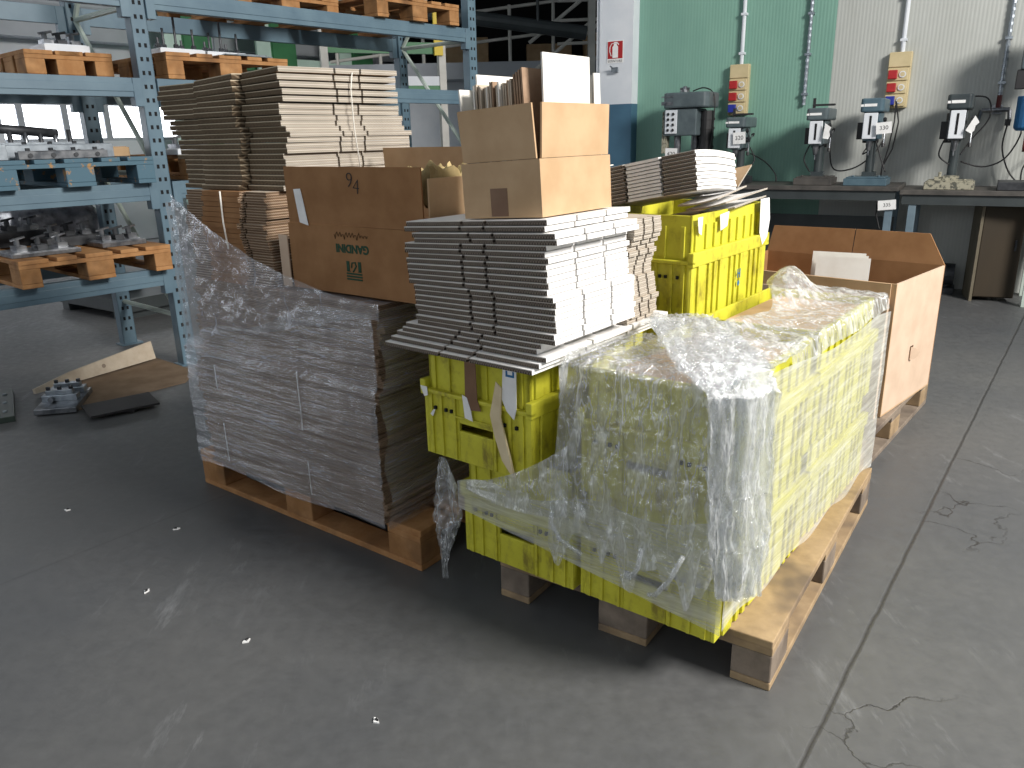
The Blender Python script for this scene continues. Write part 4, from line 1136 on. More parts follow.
plate('fixture_plate', 'steel fixture with clamps in the middle of the lowest rack pallet', rp(-0.52, 0.33, zA), 0.30, 0.22, 0.05, 'iron', 2, extra=clamps)
plate('fixture_plate', 'grey steel plate near the upright on the lowest rack pallet', rp(-0.33, 0.06, zA), 0.25, 0.22, 0.028, 'steel', 0, extra=clamps)
plate('fixture_plate', 'dark steel fixture at the back of the lowest rack pallet', rp(-0.78, 0.60, zA), 0.4, 0.3, 0.08, 'iron', 3, extra=clamps)
zB = 1.105 + 0.148
plate('steel_bar', 'long pale steel bar with bolts at the front of the blue pallet', rp(-0.70, -0.05, zB), 0.44, 0.05, 0.038, 'steel', 4)
plate('steel_bar', 'wide steel rail with bolts behind the pale bar on the blue pallet', rp(-0.80, 0.06, zB), 0.62, 0.08, 0.07, 'galv', 5)
plate('steel_block', 'short steel end block at the left of the blue pallet', rp(-0.80, -0.06, zB), 0.05, 0.09, 0.075, 'galv', 0)
plate('brown_board', 'brown board lying at the back of the blue pallet', rp(-0.22, 0.20, zB), 0.19, 0.5, 0.05, 'kraft', 0)
def frame_tool():
    t = thing('steel_frame_tool', 'dark steel frame with upright rods standing on the blue pallet', 'metal part', rp(-0.80, 0.25, zB), RK.a, 'metal parts on the rack')
    b = MB(); b.cyl((0, 0.03, 0.17), (0.42, 0.03, 0.13), 0.025, n=10); b.build('top_bar', 'iron', t, smooth=True)
    b = MB(); b.box(0, 0.55, 0, 0.03, 0.055, 0.085); b.box(0, 0.55, 0.2, 0.23, 0.055, 0.085); b.build('rail', 'galv', t)
    for k in range(7):
        b = MB(); x = 0.03 + k * 0.075; b.cyl((x, 0.02, 0), (x, 0.02, 0.15), 0.013, n=8); b.build('rod', 'steel' if k % 2 else 'iron', t, smooth=True)
frame_tool()
plate('fixture_plate', 'white and steel fixture on the second level beside the tall grey pile', rp(0.16, 0.0, zB), 0.26, 0.25, 0.03, 'white_paint', 0, extra=clamps)
zC = 1.667 + 0.148
for k, (x, y, lb) in enumerate(((0.22, 0.15, 'left'), (0.53, 0.18, 'right'))):
    def pins(t, w, d, h):
        for q in range(5):
            b = MB(); xx = 0.02 + q * 0.055; b.cyl((xx, 0.06 + 0.04 * (q % 2), h), (xx, 0.06 + 0.04 * (q % 2), h + 0.06 + 0.06 * (q % 3)), 0.007, n=6); b.cyl((xx - 0.012, 0.06 + 0.04 * (q % 2), h + 0.02), (xx + 0.012, 0.06 + 0.04 * (q % 2), h + 0.02), 0.012, n=6); b.build('pin', 'iron', t)
    plate('pin_fixture', '%s pale fixture with upright pins on the third-level pallet' % lb, rp(x, y, zC), 0.28, 0.22, 0.035, 'white_paint', 0, extra=pins)
plate('fixture_plate', 'pale fixture on the third rack level left of the perforated upright', rp(-0.33, 0.36, zC), 0.24, 0.22, 0.04, 'white_paint', 0, extra=clamps)
b = MB(); b.prism([(0, 0), (0.34, 0.03), (0.36, 0.18), (0.05, 0.20)], 0, 0.006); b.prism([(0.1, 0.02), (0.30, 0.03), (0.30, 0.15), (0.1, 0.16)], 0.006, 0.012)
tag(b.build('grey_sheet', 'galv', loc=rp(0.52, -0.04, zC + 0.001), rotz=RK.a), 'grey sheet lying at the front of the third-level pallet', 'sheet')
# wrapped load on the floor under the rack and clear bags behind
def bundle_bag(name, label, p, w, d, h, mat):
    b = MB()
    def sph(u, v):
        a = 2 * math.pi * u; e = math.pi * v
        q = Vector((math.sin(e) * math.cos(a), math.sin(e) * math.sin(a), math.cos(e)))
        q = Vector([math.copysign(abs(c) ** 0.45, c) for c in q])
        k = 1 + 0.06 * ridged(q * 3, 3)
        return (q.x * w * k * 0.5, q.y * d * k * 0.5, h * 0.5 + q.z * h * 0.5)
    b.grid(36, 22, sph)
    tag(b.build(name, mat, smooth=True, loc=p, rotz=RK.a), label, 'bag', 'bags behind the rack')
M['floor_card'] = pm('dusty_brown_cardboard', srgb(128, 110, 92), srgb(112, 95, 78), 8, rough=0.9, spec=0.1)
M['bag'] = pm('film_bagged_parts', srgb(150, 152, 160), srgb(92, 94, 102), 16, rough=0.2, bmp=0.6)
bundle_bag('wrapped_parts', 'film-wrapped metal parts at the back of the lowest rack level, left one', rp(-0.95, 1.35, 0.60), 0.6, 0.5, 0.42, 'bag')
bundle_bag('wrapped_parts', 'film-wrapped metal parts at the back of the lowest rack level, right one', rp(-0.15, 1.35, 0.60), 0.55, 0.5, 0.36, 'bag')
b = MB(); b.box(-1.6, 1.2, 1.05, 1.6, 0.56, 0.60); b.box(-1.6, -1.5, 1.1, 1.2, 0, 0.56); b.box(1.1, 1.2, 1.1, 1.2, 0, 0.56); b.box(-1.6, -1.5, 1.45, 1.55, 0, 0.56); b.box(1.1, 1.2, 1.45, 1.55, 0, 0.56)
tag(b.build('low_table', 'dark_steel', loc=RK.p(0, 0), rotz=RK.a), 'low dark steel table behind the rack carrying film-wrapped parts', 'table')
b = MB(); b.box(-0.1, 0.9, 0, 0.5, 0.06, 0.16); b.box(-0.05, 0.05, 0, 0.5, 0, 0.06); b.box(0.75, 0.85, 0, 0.5, 0, 0.06); b.box(0.1, 0.5, 0.1, 0.4, 0.16, 0.26)
tag(b.build('steel_skid', 'dark_steel', loc=(-3.75, 6.50, 0), rotz=R(-35)), 'dark steel skid on the floor behind the rack', 'skid')

# extinguisher panel and black speaker on the far left wall
b = MB(); b.box(0, 0.75, -0.03, -0.003, 0, 2.6)
tag(b.build('white_panel', 'white_paint', loc=LW.p(0.80, -0.02, 0), rotz=LW.a), 'white panel on the far left wall carrying a small red sign', 'panel')
def sign(label, loc, rotz, s, name='extinguisher_sign'):
    t = thing(name, label, 'sign', loc, rotz)
    b = MB(); b.box(-0.5 * s, 0.5 * s, -0.004, 0, -0.70 * s, 0.5 * s); b.build('plate', 'paper', t)
    b = MB(); b.box(-0.46 * s, 0.46 * s, -0.006, -0.004, -0.46 * s, 0.46 * s); b.build('red_field', 'red', t)
    b = MB()
    T = Matrix.Translation((0, -0.006, 0)) @ FRONT
    q = lambda pts: b.prism([(x * s, y * s) for x, y in pts], 0, 0.002, 0, T)
    q([(-0.16, -0.42), (0.18, -0.42), (0.18, 0.16), (0.10, 0.26), (0.10, 0.34), (-0.08, 0.34), (-0.08, 0.26), (-0.16, 0.16)])
    q([(-0.06, 0.35), (0.10, 0.35), (0.22, 0.25), (0.24, 0.30), (0.12, 0.42), (-0.04, 0.42)])
    b.tube([(-0.05 * s, 0.38 * s, 0.001), (-0.22 * s, 0.33 * s, 0.001), (-0.32 * s, 0.16 * s, 0.001), (-0.33 * s, -0.08 * s, 0.001), (-0.24 * s, -0.32 * s, 0.001)], 0.022 * s, 6, 0, T)
    b.build('pictogram', 'paper', t)
    text_mesh('ESTINTORE', 0.17 * s, 'text_black', 'lettering', t, Matrix.Translation((0, -0.0046, -0.60 * s)) @ FRONT, ext=0.0004)
sign('red fire extinguisher sign on the white upper part of the blue column', WL.p(-3.535, 0.498, 2.075), WL.a, 0.165)
sign('small red fire extinguisher sign on the far left wall', LW.p(1.25, -0.056, 2.42), LW.a, 0.26)
b = MB(); b.box(-0.02, 0.02, -0.03, 0, 0, 0.03); b.box(-0.035, 0.03, -0.045, -0.03, 0.005, 0.045); b.cyl((-0.02, -0.045, 0.04), (-0.035, -0.07, 0.055), 0.007)
tag(b.build('wall_hook', 'galv', loc=WL.p(-3.52, 0.498, 1.875), rotz=WL.a), 'small steel hook bracket under the extinguisher sign', 'hook')

# ------------------------------------------------------------------ things on the floor at the left
b = MB(); b.prism([(-2.27, 3.83), (-1.88, 4.30), (-1.90, 4.52), (-2.40, 4.95), (-2.64, 4.20)], 0.001, 0.006)
tag(b.build('flattened_carton', 'floor_card'), 'brown cardboard sheet lying on the floor by the rack foot', 'cardboard')
def plank():
    p, q = Vector((-2.63, 4.10, 0.008)), Vector((-2.26, 4.78, 0.008)); d = (q - p).normalized(); n = Vector((-d.y, d.x, 0))
    b = MB(); L = (q - p).length
    T = Matrix.Translation(p) @ Matrix.Rotation(math.atan2(d.y, d.x), 4, 'Z') @ Matrix.Rotation(R(-12), 4, 'X')
    b.prism([(0, 0.008), (L, 0.012), (L, 0.125), (0.22, 0.075), (0, 0.035)], -0.011, 0.011, 0, T @ FRONT)
    b.cyl((L * 0.55, -0.013, 0.055), (L * 0.55, 0.0, 0.055), 0.012, mi=1, T=T)
    tag(b.build('wooden_plank', ['wood_pale', 'wood_grey']), 'pale wooden plank standing on edge on the floor by the rack', 'plank')
plank()
def floor_fixture():
    T0 = Frame(-2.44, 3.76, 12)
    t = thing('clamping_fixture', 'steel plate with two grey clamp rails lying on the floor', 'metal part', T0.p(0, 0, 0.007), T0.a)
    b = MB(); b.prism([(0, 0), (0.20, 0), (0.18, 0.36), (-0.02, 0.36)], 0, 0.028); b.build('plate', 'steel', t, bevel=0.002)
    for y in (0.13, 0.26):
        b = MB(); b.box(0.0, 0.17, y, y + 0.06, 0.028, 0.060); b.box(0.02, 0.15, y + 0.01, y + 0.05, 0.06, 0.085); b.build('clamp_rail', 'galv', t, bevel=0.002)
        for k in range(3):
            b = MB(); b.cyl((0.03 + 0.055 * k, y + 0.03, 0.085), (0.03 + 0.055 * k, y + 0.03, 0.10), 0.011, n=8); b.build('bolt', 'iron', t)
    b = MB(); b.cyl((0.05, 0.105, 0.044), (0.05, 0.132, 0.044), 0.014, n=10); b.build('knob', 'steel', t)
floor_fixture()
b = MB(); b.prism([(-2.24, 3.84), (-2.10, 3.66), (-1.84, 3.86), (-1.98, 4.05)], 0.0, 0.010); b.v = [(x, y, zz + 0.02 + 0.03 * (x + 2.2) * 0) for x, y, zz in b.v]; b.box(-2.14, -1.94, 3.78, 3.9, 0.007, 0.02)
tag(b.build('rubber_sheet', 'black_rubber'), 'black rubber sheet lying on the cardboard in front of the plank', 'sheet')
def gplate():
    t = thing('drilled_plate', 'dark green drilled plate on the floor at the left edge', 'metal part', (-2.50, 3.70, 0), R(122))
    b = MB(); b.box(0, 0.55, 0, 0.5, 0, 0.03); b.build('plate', 'green_plate', t, bevel=0.003)
    for k in range(3):
        b = MB(); b.cyl((0.10 + 0.17 * k, 0.04, 0.03), (0.10 + 0.17 * k, 0.04, 0.036), 0.010, n=8); b.build('bolt', 'galv', t)
gplate()
for i, (x, y, lb) in enumerate(((-1.22, 2.50, 'in front of the left end of the wrapped stack'), (-1.14, 2.09, 'in the middle of the left floor'), (-0.33, 1.51, 'near the bottom edge of the floor'), (-1.68, 2.68, 'at the far left of the floor'), (-0.74, 1.85, 'below the middle block of the left pallet'))):
    b = MB(); b.prism([(0, 0), (0.018, 0.004), (0.022, 0.012), (0.006, 0.014)], 0, 0.004, 0, Matrix.Rotation(R(50 * i), 4, 'Z')); b.prism([(0.004, 0.002), (0.014, 0.005), (0.010, 0.010)], 0.004, 0.009, 1, Matrix.Rotation(R(50 * i), 4, 'Z'))
    tag(b.build('debris_chip', ['paper', 'black'], loc=(x, y, 0.0)), 'tiny pale chip of debris ' + lb, 'debris', 'chips of debris on the floor')

# ------------------------------------------------------------------ benches
def bench(label, x0, x1, ztop, mat, legs, legmat, d=0.60):
    t = thing('work_bench', label, 'bench', WL.p(x0, 0), WL.a)
    w = x1 - x0
    b = MB(); b.box(0, w, 0, d, ztop - 0.035, ztop); b.build('bench_top', mat, t, bevel=0.003)
    b = MB(); b.box(0.02, w - 0.02, 0.02, 0.05, ztop - 0.11, ztop - 0.035); b.build('apron', 'dark_steel', t)
    for lx in legs:
        for ly in (0.03, d - 0.09):
            b = MB(); b.box(lx, lx + 0.055, ly, ly + 0.055, 0, ztop - 0.035); b.build('leg', legmat, t, bevel=0.003)
    b = MB(); b.box(0.05, w - 0.05, d - 0.12, d - 0.10, 0.12, 0.60); b.build('shade_panel', 'dark_steel', t)  # added dark sheet standing in for the shade below the bench
    return t
B1 = bench('long dark steel workbench along the teal wall', -3.30, -0.915, 0.876, 'bench_steel', (0.05, 1.15, 2.30), 'bench_leg')
t2 = bench('dark workbench along the pale grey wall at the right edge', -0.905, 1.6, 0.852, 'bench_steel', (0.07, 0.92, 2.2), 'leg_pale')
for k in [c for c in kids(t2) if c.name.startswith('leg')][:2]:
    k.data.materials[0] = M['bench_leg']
for k in [c for c in kids(t2) if c.name.startswith('shade_panel')]: bpy.data.objects.remove(k)
def cupboard():
    t = thing('cupboard', 'dark brown cupboard standing under the right-hand workbench', 'cupboard', WL.p(-0.33, 0.14), WL.a + R(10))
    b = MB(); b.box(0.021, 0.30, 0.02, 0.33, 0.03, 0.735); b.build('carcass', 'cupboard', t)
    b = MB(); b.box(0, 0.02, -0.001, 0.33, 0, 0.738); o = b.build('side_panel', 'light_edge', t)
    b = MB(); b.box(0.024, 0.298, 0, 0.018, 0.04, 0.73); dd = b.build('door', 'cupboard', t, bevel=0.002)
    b = MB(); b.box(0.25, 0.262, -0.02, 0, 0.40, 0.48); b.build('handle', 'iron', dd)
cupboard()
def floor_motor(x, lb):
    b = MB(); b.box(-0.1, 0.1, 0, 0.2, 0, 0.05); b.cyl((-0.09, 0.1, 0.15), (0.09, 0.1, 0.15), 0.09, n=16); b.box(-0.05, 0.05, 0.06, 0.14, 0.05, 0.1)
    tag(b.build('electric_motor', 'iron', loc=WL.p(x, 0.36, 0), rotz=WL.a), lb, 'motor')
floor_motor(-0.55, 'dark electric motor on the floor under the right-hand bench')

# ------------------------------------------------------------------ drill presses
def cord(parent, pts, name='power_cord', r=0.006):
    P = [Vector(p) for p in pts]; out = []
    for i in range(len(P) - 1):                       # catmull-rom
        p0, p1, p2, p3 = P[max(i - 1, 0)], P[i], P[i + 1], P[min(i + 2, len(P) - 1)]
        for k in range(6):
            s = k / 6
            out.append(0.5 * ((2 * p1) + (p2 - p0) * s + (2 * p0 - 5 * p1 + 4 * p2 - p3) * s * s + (3 * p1 - p0 - 3 * p2 + p3) * s ** 3))
    out.append(P[-1])
    b = MB(); b.tube(out, r, 6)
    return b.build(name, 'black', parent, smooth=True)

def drill(label, x, y, z, hgt, head, base, rz=0.0, bw=0.24, knob=False, turn=-16, cords=()):
    t = thing('drill_press', label, 'drill press', WL.p(x, y, z), WL.a + R(rz), 'bench drill presses')
    b = MB(); b.box(-bw / 2, bw / 2, -0.14, 0.14, 0, 0.055); b.box(-bw / 2 + 0.015, bw / 2 - 0.015, -0.125, 0.125, 0.055, 0.066)
    for xx in (-bw * 0.3, bw * 0.3): b.cyl((xx, -0.10, 0.066), (xx, -0.10, 0.078), 0.012, n=8)
    b.build('base', base, t, bevel=0.006)
    b = MB(); b.box(-0.05, 0.05, 0.03, 0.12, 0.055, 0.10); b.cyl((0, 0.075, 0.06), (0, 0.075, hgt * 0.62), 0.034, n=18); b.build('column', 'machine_dark', t, smooth=False)
    hz = hgt * 0.52
    b = MB(); b.box(-0.062, 0.062, -0.12, 0.12, hz, hz + hgt * 0.30); b.cyl((0, -0.115, hz - 0.01), (0, -0.115, hz + 0.10), 0.05, n=18); b.build('head', head, t, bevel=0.008)
    b = MB(); b.prism([(-0.085, -0.15), (-0.07, -0.175), (0.07, -0.175), (0.085, -0.15), (0.085, 0.22), (0.05, 0.27), (-0.05, 0.27), (-0.085, 0.22)], hz + hgt * 0.30, hgt * 0.97); cv = b.build('belt_cover', head, t, bevel=0.012)
    b = MB(); b.box(-0.055, 0.035, -0.1772, -0.1752, hz + hgt * 0.36, hz + hgt * 0.39); b.box(-0.08, -0.06, -0.1772, -0.1752, hz + hgt * 0.36, hz + hgt * 0.385); b.build('name_strip', 'paper', cv)
    b = MB(); b.box(-0.05, 0.05, -0.182, -0.166, hz + 0.005, hz + hgt * 0.29); fp = b.build('front_plate', 'white_paint', t, bevel=0.004)
    b = MB(); b.box(-0.008, 0.008, -0.1845, -0.182, hz + 0.035, hz + hgt * 0.26); b.build('depth_slot', 'hole', fp)
    b = MB(); b.cyl((-0.03, 0.20, hz - 0.03), (-0.03, 0.20, hz + hgt * 0.27), 0.062, n=18); b.box(-0.115, -0.06, 0.0, 0.10, hz + 0.0, hz + 0.13); b.build('motor', 'black', t, bevel=0.004)
    b = MB(); b.cyl((0, -0.115, hz - 0.035), (0, -0.115, hz), 0.022, 0.026, n=14); b.cyl((0, -0.115, hz - 0.085), (0, -0.115, hz - 0.035), 0.012, 0.026, n=14); b.cyl((0, -0.115, hz - 0.12), (0, -0.115, hz - 0.085), 0.005, n=8); b.build('chuck', 'steel', t, smooth=False)
    b = MB(); b.cyl((0.062, -0.06, hz + 0.07), (0.105, -0.06, hz + 0.07), 0.022, n=12); hb = b.build('feed_hub', 'iron', t)
    for a in (20, 140, 260):
        q = Vector((0.10, -0.06 + 0.13 * math.cos(R(a)), hz + 0.07 + 0.13 * math.sin(R(a))))
        b = MB(); b.cyl((0.098, -0.06, hz + 0.07), q, 0.006, n=8); b.cyl(q - (q - Vector((0.098, -0.06, hz + 0.07))) * 0.2, q, 0.013, n=8, mi=1); b.build('spoke', ['steel', 'black'], hb)
    if knob:
        b = MB(); b.cyl((-0.06, 0.0, hgt * 0.97), (-0.06, 0.0, hgt * 1.02), 0.012, n=8); b.box(-0.07, 0.10, -0.02, 0.03, hgt * 1.0, hgt * 1.025); b.box(-0.07, -0.05, -0.01, 0.01, hgt * 1.02, hgt * 1.10); b.build('lever', 'black', t)
    for c in cords: cord(t, c)
    return t
D3 = drill('grey drill press with white front plate before the right edge of the teal wall', -1.575, 0.21, 0.877, 0.62, 'machine_grey', 'bench_steel', bw=0.30, knob=True, cords=[[(0.05, 0.2, 0.40), (0.10, 0.16, 0.13), (0.26, 0.12, 0.12), (0.40, 0.12, 0.22), (0.47, 0.16, 0.34)], [(-0.08, 0.1, 0.33), (-0.12, 0.08, 0.2), (-0.06, 0.05, 0.10)]])
D4 = drill('blue-grey drill press with blue base, left of the pale wall sockets', -1.175, 0.21, 0.877, 0.68, 'machine_blue', 'machine_blue', bw=0.32, cords=[[(0.02, 0.05, 0.36), (0.08, 0.0, 0.22), (0.13, -0.02, 0.10)], [(-0.03, 0.08, 0.30), (-0.06, 0.05, 0.24), (-0.02, 0.02, 0.26)]])
D5 = drill('dark grey drill press on a chipped cream base at the right end', -0.58, 0.22, 0.853, 0.71, 'machine_dark', 'worn', bw=0.34, cords=[[(0.04, 0.2, 0.68), (0.17, 0.16, 0.66), (0.20, 0.14, 0.52), (0.10, 0.12, 0.36), (0.04, 0.1, 0.25)], [(0.05, 0.1, 0.20), (0.2, 0.1, 0.16), (0.34, 0.1, 0.22), (0.42, 0.14, 0.40), (0.38, 0.28, 0.50)], [(-0.08, 0.0, 0.36), (-0.10, -0.01, 0.25), (-0.02, 0.0, 0.18)]])
D2 = drill('grey drill press with a price tag, half hidden, under the first wall sockets', -2.24, 0.25, 0.877, 0.57, 'machine_grey', 'iron', bw=0.20, knob=True, cords=[[(0.06, 0.15, 0.25), (0.20, 0.12, 0.18), (0.30, 0.10, 0.08), (0.32, 0.08, 0.01)], [(0.07, 0.1, 0.3), (0.12, 0.08, 0.2), (0.08, 0.05, 0.12)]])
# small casting on the worn base of the right-end press
b = MB(); b.box(-0.11, -0.04, -0.05, 0.03, 0.066, 0.09); b.cyl((-0.075, -0.01, 0.09), (-0.075, -0.01, 0.125), 0.012); b.prism([(-0.05, -0.06), (0.06, -0.06), (0.02, 0.02)], 0.066, 0.10); b.build('table_clamp', 'worn', D5)
def big_drill():
    t = thing('drill_press', 'large grey drill press with a panel of black buttons', 'drill press', WL.p(-2.72, 0.28, 0.877), WL.a, 'bench drill presses'); t.scale = (0.84, 0.9, 1.0)
    b = MB(); b.box(-0.17, 0.17, -0.2, 0.2, 0, 0.06); b.build('base', 'iron', t, bevel=0.006)
    b = MB(); b.cyl((0.06, 0.10, 0.06), (0.06, 0.10, 0.45), 0.05, n=20); b.build('column', 'steel', t)
    b = MB(); b.box(-0.22, 0.14, -0.14, 0.18, 0.41, 0.64); b.build('head', 'machine_grey', t, bevel=0.012)
    b = MB(); b.prism([(-0.24, -0.10), (-0.20, -0.17), (0.22, -0.17), (0.26, -0.12), (0.26, 0.2), (-0.24, 0.2)], 0.645, 0.775); b.build('belt_cover', 'machine_grey', t, bevel=0.015)
    b = MB(); b.box(-0.24, -0.11, -0.173, -0.1705, 0.67, 0.70); b.box(-0.24, -0.11, -0.173, -0.1705, 0.735, 0.745); b.build('trim_band', 'steel', t)
    b = MB(); b.box(-0.20, -0.07, -0.152, -0.14, 0.43, 0.63); pn = b.build('control_panel', 'white_paint', t, bevel=0.003)
    for r in range(4):
        for c in range(2):
            b = MB(); b.cyl((-0.165 + 0.055 * c, -0.152, 0.46 + 0.045 * r), (-0.165 + 0.055 * c, -0.162, 0.46 + 0.045 * r), 0.013, n=10); b.build('button', 'black', pn)
    b = MB(); b.box(-0.25, -0.20, -0.10, 0.0, 0.26, 0.62); b.build('side_guard', 'worn', t)
    b = MB(); b.cyl((-0.09, -0.05, 0.26), (-0.09, -0.05, 0.41), 0.036, n=14); b.cyl((-0.09, -0.05, 0.18), (-0.09, -0.05, 0.26), 0.022, 0.03, n=12); b.build('spindle', 'steel', t)
    b = MB(); b.cyl((0.19, 0.05, 0.24), (0.19, 0.05, 0.62), 0.075, n=18)
    for zz in (0.3, 0.38, 0.46, 0.54): b.cyl((0.19, 0.05, zz), (0.19, 0.05, zz + 0.02), 0.082, n=18)
    b.build('motor', 'black', t)
    b = MB(); b.cyl((-0.05, 0, 0.775), (-0.05, 0, 0.80), 0.05, n=12); b.cyl((-0.05, 0, 0.80), (-0.05, 0, 0.83), 0.022, n=10); b.cyl((-0.10, 0, 0.81), (0.0, 0, 0.81), 0.01, n=6); b.build('pulley_nut', 'steel', t)
    cord(t, [(0.02, 0.05, 0.79), (0.16, 0.02, 0.81), (0.27, 0.0, 0.74), (0.275, 0.0, 0.5), (0.25, -0.02, 0.30), (0.16, 0.0, 0.20)])
    b = MB(); b.cyl((-0.16, -0.08, 0.16), (-0.05, -0.08, 0.20), 0.008, n=8); b.cyl((-0.19, -0.08, 0.15), (-0.16, -0.08, 0.16), 0.018, n=10); b.build('feed_lever', 'steel', t)
big_drill()
def blue_drill():
    t = thing('bench_grinder_column', 'bright blue motor unit with grey belt housing at the right picture edge', 'machine', WL.p(-0.12, 0.22, 0.853), WL.a)
    b = MB(); b.box(-0.14, 0.18, -0.16, 0.16, 0, 0.06); b.build('base', 'iron', t, bevel=0.005)
    b = MB(); b.cyl((0.09, 0.1, 0.06), (0.09, 0.1, 0.9), 0.04, n=16); b.build('column', 'machine_dark', t)
    b = MB(); b.box(-0.11, 0.18, -0.10, 0.16, 0.84, 1.18); b.build('belt_housing', 'machine_grey', t, bevel=0.012)
    b = MB(); b.box(-0.13, 0.10, -0.08, 0.06, 0.71, 0.84); b.build('switch_box', 'black', t, bevel=0.005)
    b = MB(); b.cyl((0.0, -0.03, 0.44), (0.0, -0.03, 0.66), 0.10, n=24); b.cyl((0.0, -0.03, 0.42), (0.0, -0.03, 0.44), 0.08, 0.10, n=24); b.build('motor', 'bright_blue', t, bevel=0.004)
    b = MB(); b.cyl((0.0, -0.03, 0.66), (0.0, -0.03, 0.71), 0.06, n=16); b.build('neck', 'iron', t)
    b = MB(); b.cyl((-0.02, -0.03, 0.345), (0.12, -0.03, 0.345), 0.075, n=18); b.build('hand_wheel', 'red_dark', t)
M['red_dark'] = pm('dark_red_enamel', srgb(92, 36, 36), None, rough=0.4)
blue_drill()
# price tags
def price_tag(txt, label, loc, w, h, tilt):
    t = thing('price_tag', label, 'tag', loc, 0, 'price tags on the machines'); t.rotation_euler = (0, R(tilt), WL.a)
    b = MB(); b.box(-w / 2, w / 2, -0.001, 0.001, -h / 2, h / 2); b.box(-w / 2, w / 2, -0.0016, -0.001, h / 2 - 0.004, h / 2); b.build('card', 'paper', t)
    text_mesh(txt, h * 0.5, 'text_black', 'handwritten_price', t, Matrix.Translation((0, -0.0016, 0)) @ FRONT, ext=0.0003)
price_tag('420', 'white price tag hanging on the large drill press with buttons', WL.p(-2.78, 0.03, 1.135), 0.11, 0.10, 2)
price_tag('320', 'white price tag on the drill press under the first wall sockets', WL.p(-2.19, 0.05, 1.26), 0.105, 0.095, -3)
price_tag('330', 'white price tag on the blue-grey drill press', WL.p(-1.07, -0.0, 1.315), 0.11, 0.085, -5)
price_tag('335', 'white price tag taped under the workbench top', WL.p(-0.985, 0.012, 0.735), 0.13, 0.075, -6)
for x, y, z, lb, tl in ((-1.485, 0.0, 1.30, 'curled white tag on the drill press by the teal wall edge', 4), (-0.475, 0.01, 1.325, 'curled white tag on the drill press with chipped cream base', 25)):
    b = MB(); b.prism([(-0.022, -0.055), (0.02, -0.06), (0.03, -0.035), (0.02, 0.0), (0.03, 0.03), (-0.02, 0.06)], -0.001, 0.001, 0, FRONT); b.prism([(-0.022, -0.055), (0.02, -0.06), (0.01, -0.05)], 0.001, 0.004, 0, FRONT)
    o = b.build('paper_tag', 'paper', loc=WL.p(x, y, z)); o.rotation_euler = (0, R(tl), WL.a); tag(o, lb, 'tag')

# sockets, conduits and hoses on the wall
SL = []
def sockets(label, x, zt):
    t = thing('socket_box', label, 'socket box', WL.p(x, 0.648, zt - 0.43), WL.a, 'socket boxes on the wall'); SL.append(t)
    b = MB(); b.box(-0.070, 0.10, -0.06, 0, 0, 0.43); b.build('back_box', 'cream', t, bevel=0.006)
    b = MB(); b.box(-0.068, 0.098, -0.072, -0.06, 0.315, 0.428); b.build('cover', 'cream', t, bevel=0.004)
    for k, c in enumerate(('blue', 'red', 'red')):
        z0 = 0.012 + 0.10 * k
        b = MB(); b.box(-0.068, 0.085, -0.074, -0.06, z0, z0 + 0.092); pl = b.build('socket_plate', 'cream', t, bevel=0.004)
        b = MB(); b.box(-0.060, 0.008, -0.105, -0.074, z0 + 0.012, z0 + 0.080); b.build('plug_cover', c, pl, bevel=0.005)
        b = MB(); b.cyl((0.046, -0.084, z0 + 0.046), (0.046, -0.074, z0 + 0.046), 0.025, n=16); b.cyl((0.046, -0.085, z0 + 0.046), (0.046, -0.084, z0 + 0.046), 0.018, n=12, mi=1); b.build('switch', ['white_paint', 'cream'], pl)
sockets('cream socket box with red and blue plugs on the teal wall', -2.385, 1.885)
sockets('cream socket box with red and blue plugs on the pale grey wall', -1.085, 1.90)
SOCK = SL[1]
for x, z0, r, m, lb in ((-2.365, 1.885, 0.017, 'white_paint', 'white conduit rising from the sockets on the teal wall'), (-1.80, 1.52, 0.014, 'galv', 'silver corrugated conduit on the teal wall between the socket boxes'), (-1.065, 1.90, 0.017, 'white_paint', 'white conduit rising from the sockets on the pale grey wall'), (-0.335, 1.54, 0.014, 'galv', 'silver pipe above the tap at the right end of the wall')):
    b = MB(); b.cyl((0, -0.03, z0), (0, -0.03, 4.6), r, n=10)
    for q in range(9): b.box(-0.025, 0.025, -0.05, 0, z0 + 0.08 + q * 0.32, z0 + 0.10 + q * 0.32)
    if m == 'galv':
        for q in range(60): b.cyl((0, -0.03, z0 + q * 0.05), (0, -0.03, z0 + q * 0.05 + 0.02), r * 1.25, n=8)
    tag(b.build('wall_conduit', m, loc=WL.p(x, 0.648), rotz=WL.a), lb, 'pipe')
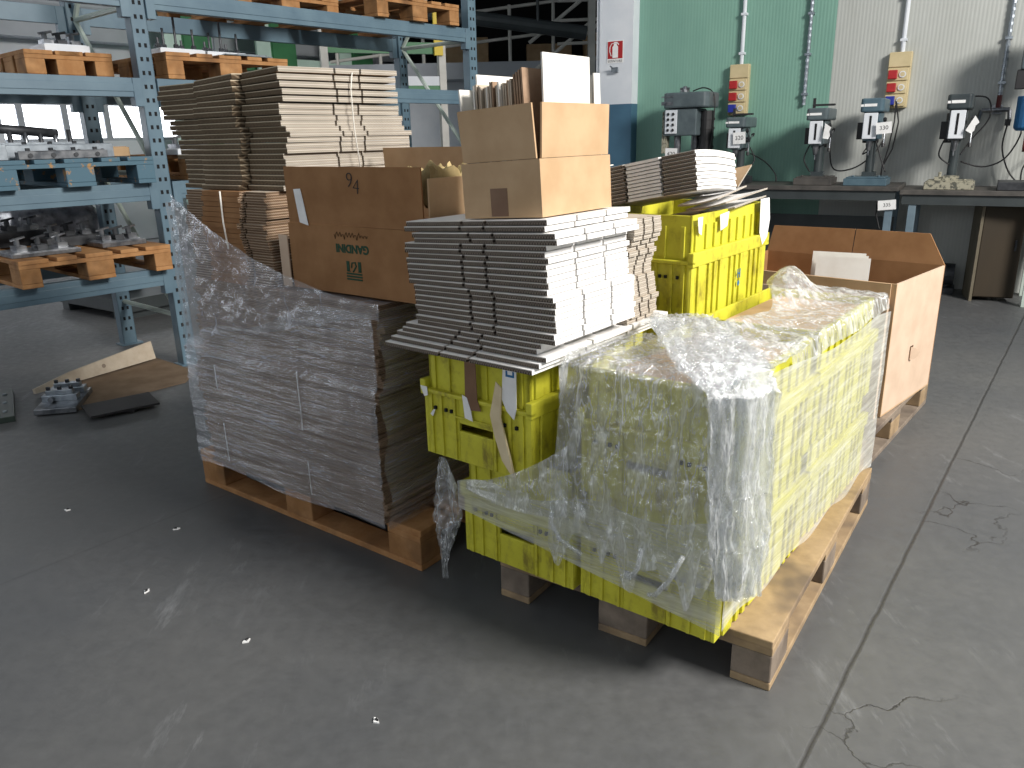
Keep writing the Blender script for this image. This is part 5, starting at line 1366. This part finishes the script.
def tap():
    t = thing('air_manifold', 'rusty air tap manifold with black hoses low on the grey wall', 'tap', WL.p(-0.365, 0.648, 1.40), WL.a)
    b = MB(); b.cyl((0.03, -0.03, 0.04), (0.03, -0.03, 0.14), 0.018, n=10); b.build('riser', 'red_dark', t)
    b = MB(); b.cyl((-0.08, -0.04, 0.03), (0.11, -0.04, 0.03), 0.018, n=10); b.cyl((-0.08, -0.04, 0.03), (-0.10, -0.05, -0.06), 0.015, n=8); b.cyl((0.11, -0.04, 0.03), (0.12, -0.05, -0.06), 0.015, n=8); b.box(-0.02, 0.06, -0.03, 0, 0.0, 0.07); b.build('manifold', 'steel', t)
    b = MB(); b.box(-0.14, -0.10, -0.08, -0.04, -0.10, -0.05); b.box(0.09, 0.13, -0.08, -0.04, -0.09, -0.04); b.build('valve', 'black', t)
    cord(t, [(0.11, -0.06, -0.08), (0.10, -0.06, -0.25), (0.16, -0.08, -0.42), (0.24, -0.1, -0.52)], 'hose')
    cord(t, [(0.26, -0.12, -0.53), (0.26, -0.12, -0.40), (0.33, -0.12, -0.30), (0.42, -0.12, -0.24)], 'hose')
tap()
def socket_cord():
    bpy.context.view_layer.update()
    b = MB(); P = [WL.p(-1.06, 0.55, 1.52), WL.p(-1.02, 0.50, 1.36), WL.p(-1.04, 0.48, 1.15), WL.p(-1.10, 0.46, 1.0), WL.p(-1.10, 0.45, 0.885)]
    b.tube(P, 0.006, 6); b.tube([q + Vector((-0.035, 0, 0)) if i in (1, 2) else q for i, q in enumerate(P)], 0.006, 6)
    b.v = [tuple(SOCK.matrix_world.inverted() @ Vector(p)) for p in b.v]; b.build('plug_cord', 'black', SOCK, smooth=True)
socket_cord()
b = MB(); b.tube([WL.p(-1.06, 0.06, 0.76), WL.p(-1.06, 0.05, 0.66), WL.p(-1.03, 0.05, 0.56), WL.p(-0.99, 0.05, 0.50), WL.p(-0.96, 0.06, 0.56)], 0.006, 6); b.tube([WL.p(-0.98, 0.06, 0.70), WL.p(-0.98, 0.05, 0.6), WL.p(-1.01, 0.05, 0.45), WL.p(-1.02, 0.06, 0.40)], 0.006, 6)
bpy.context.view_layer.update(); b.v = [tuple(B1.matrix_world.inverted() @ Vector(p)) for p in b.v]; b.build('dangling_cord', 'black', B1, smooth=True)
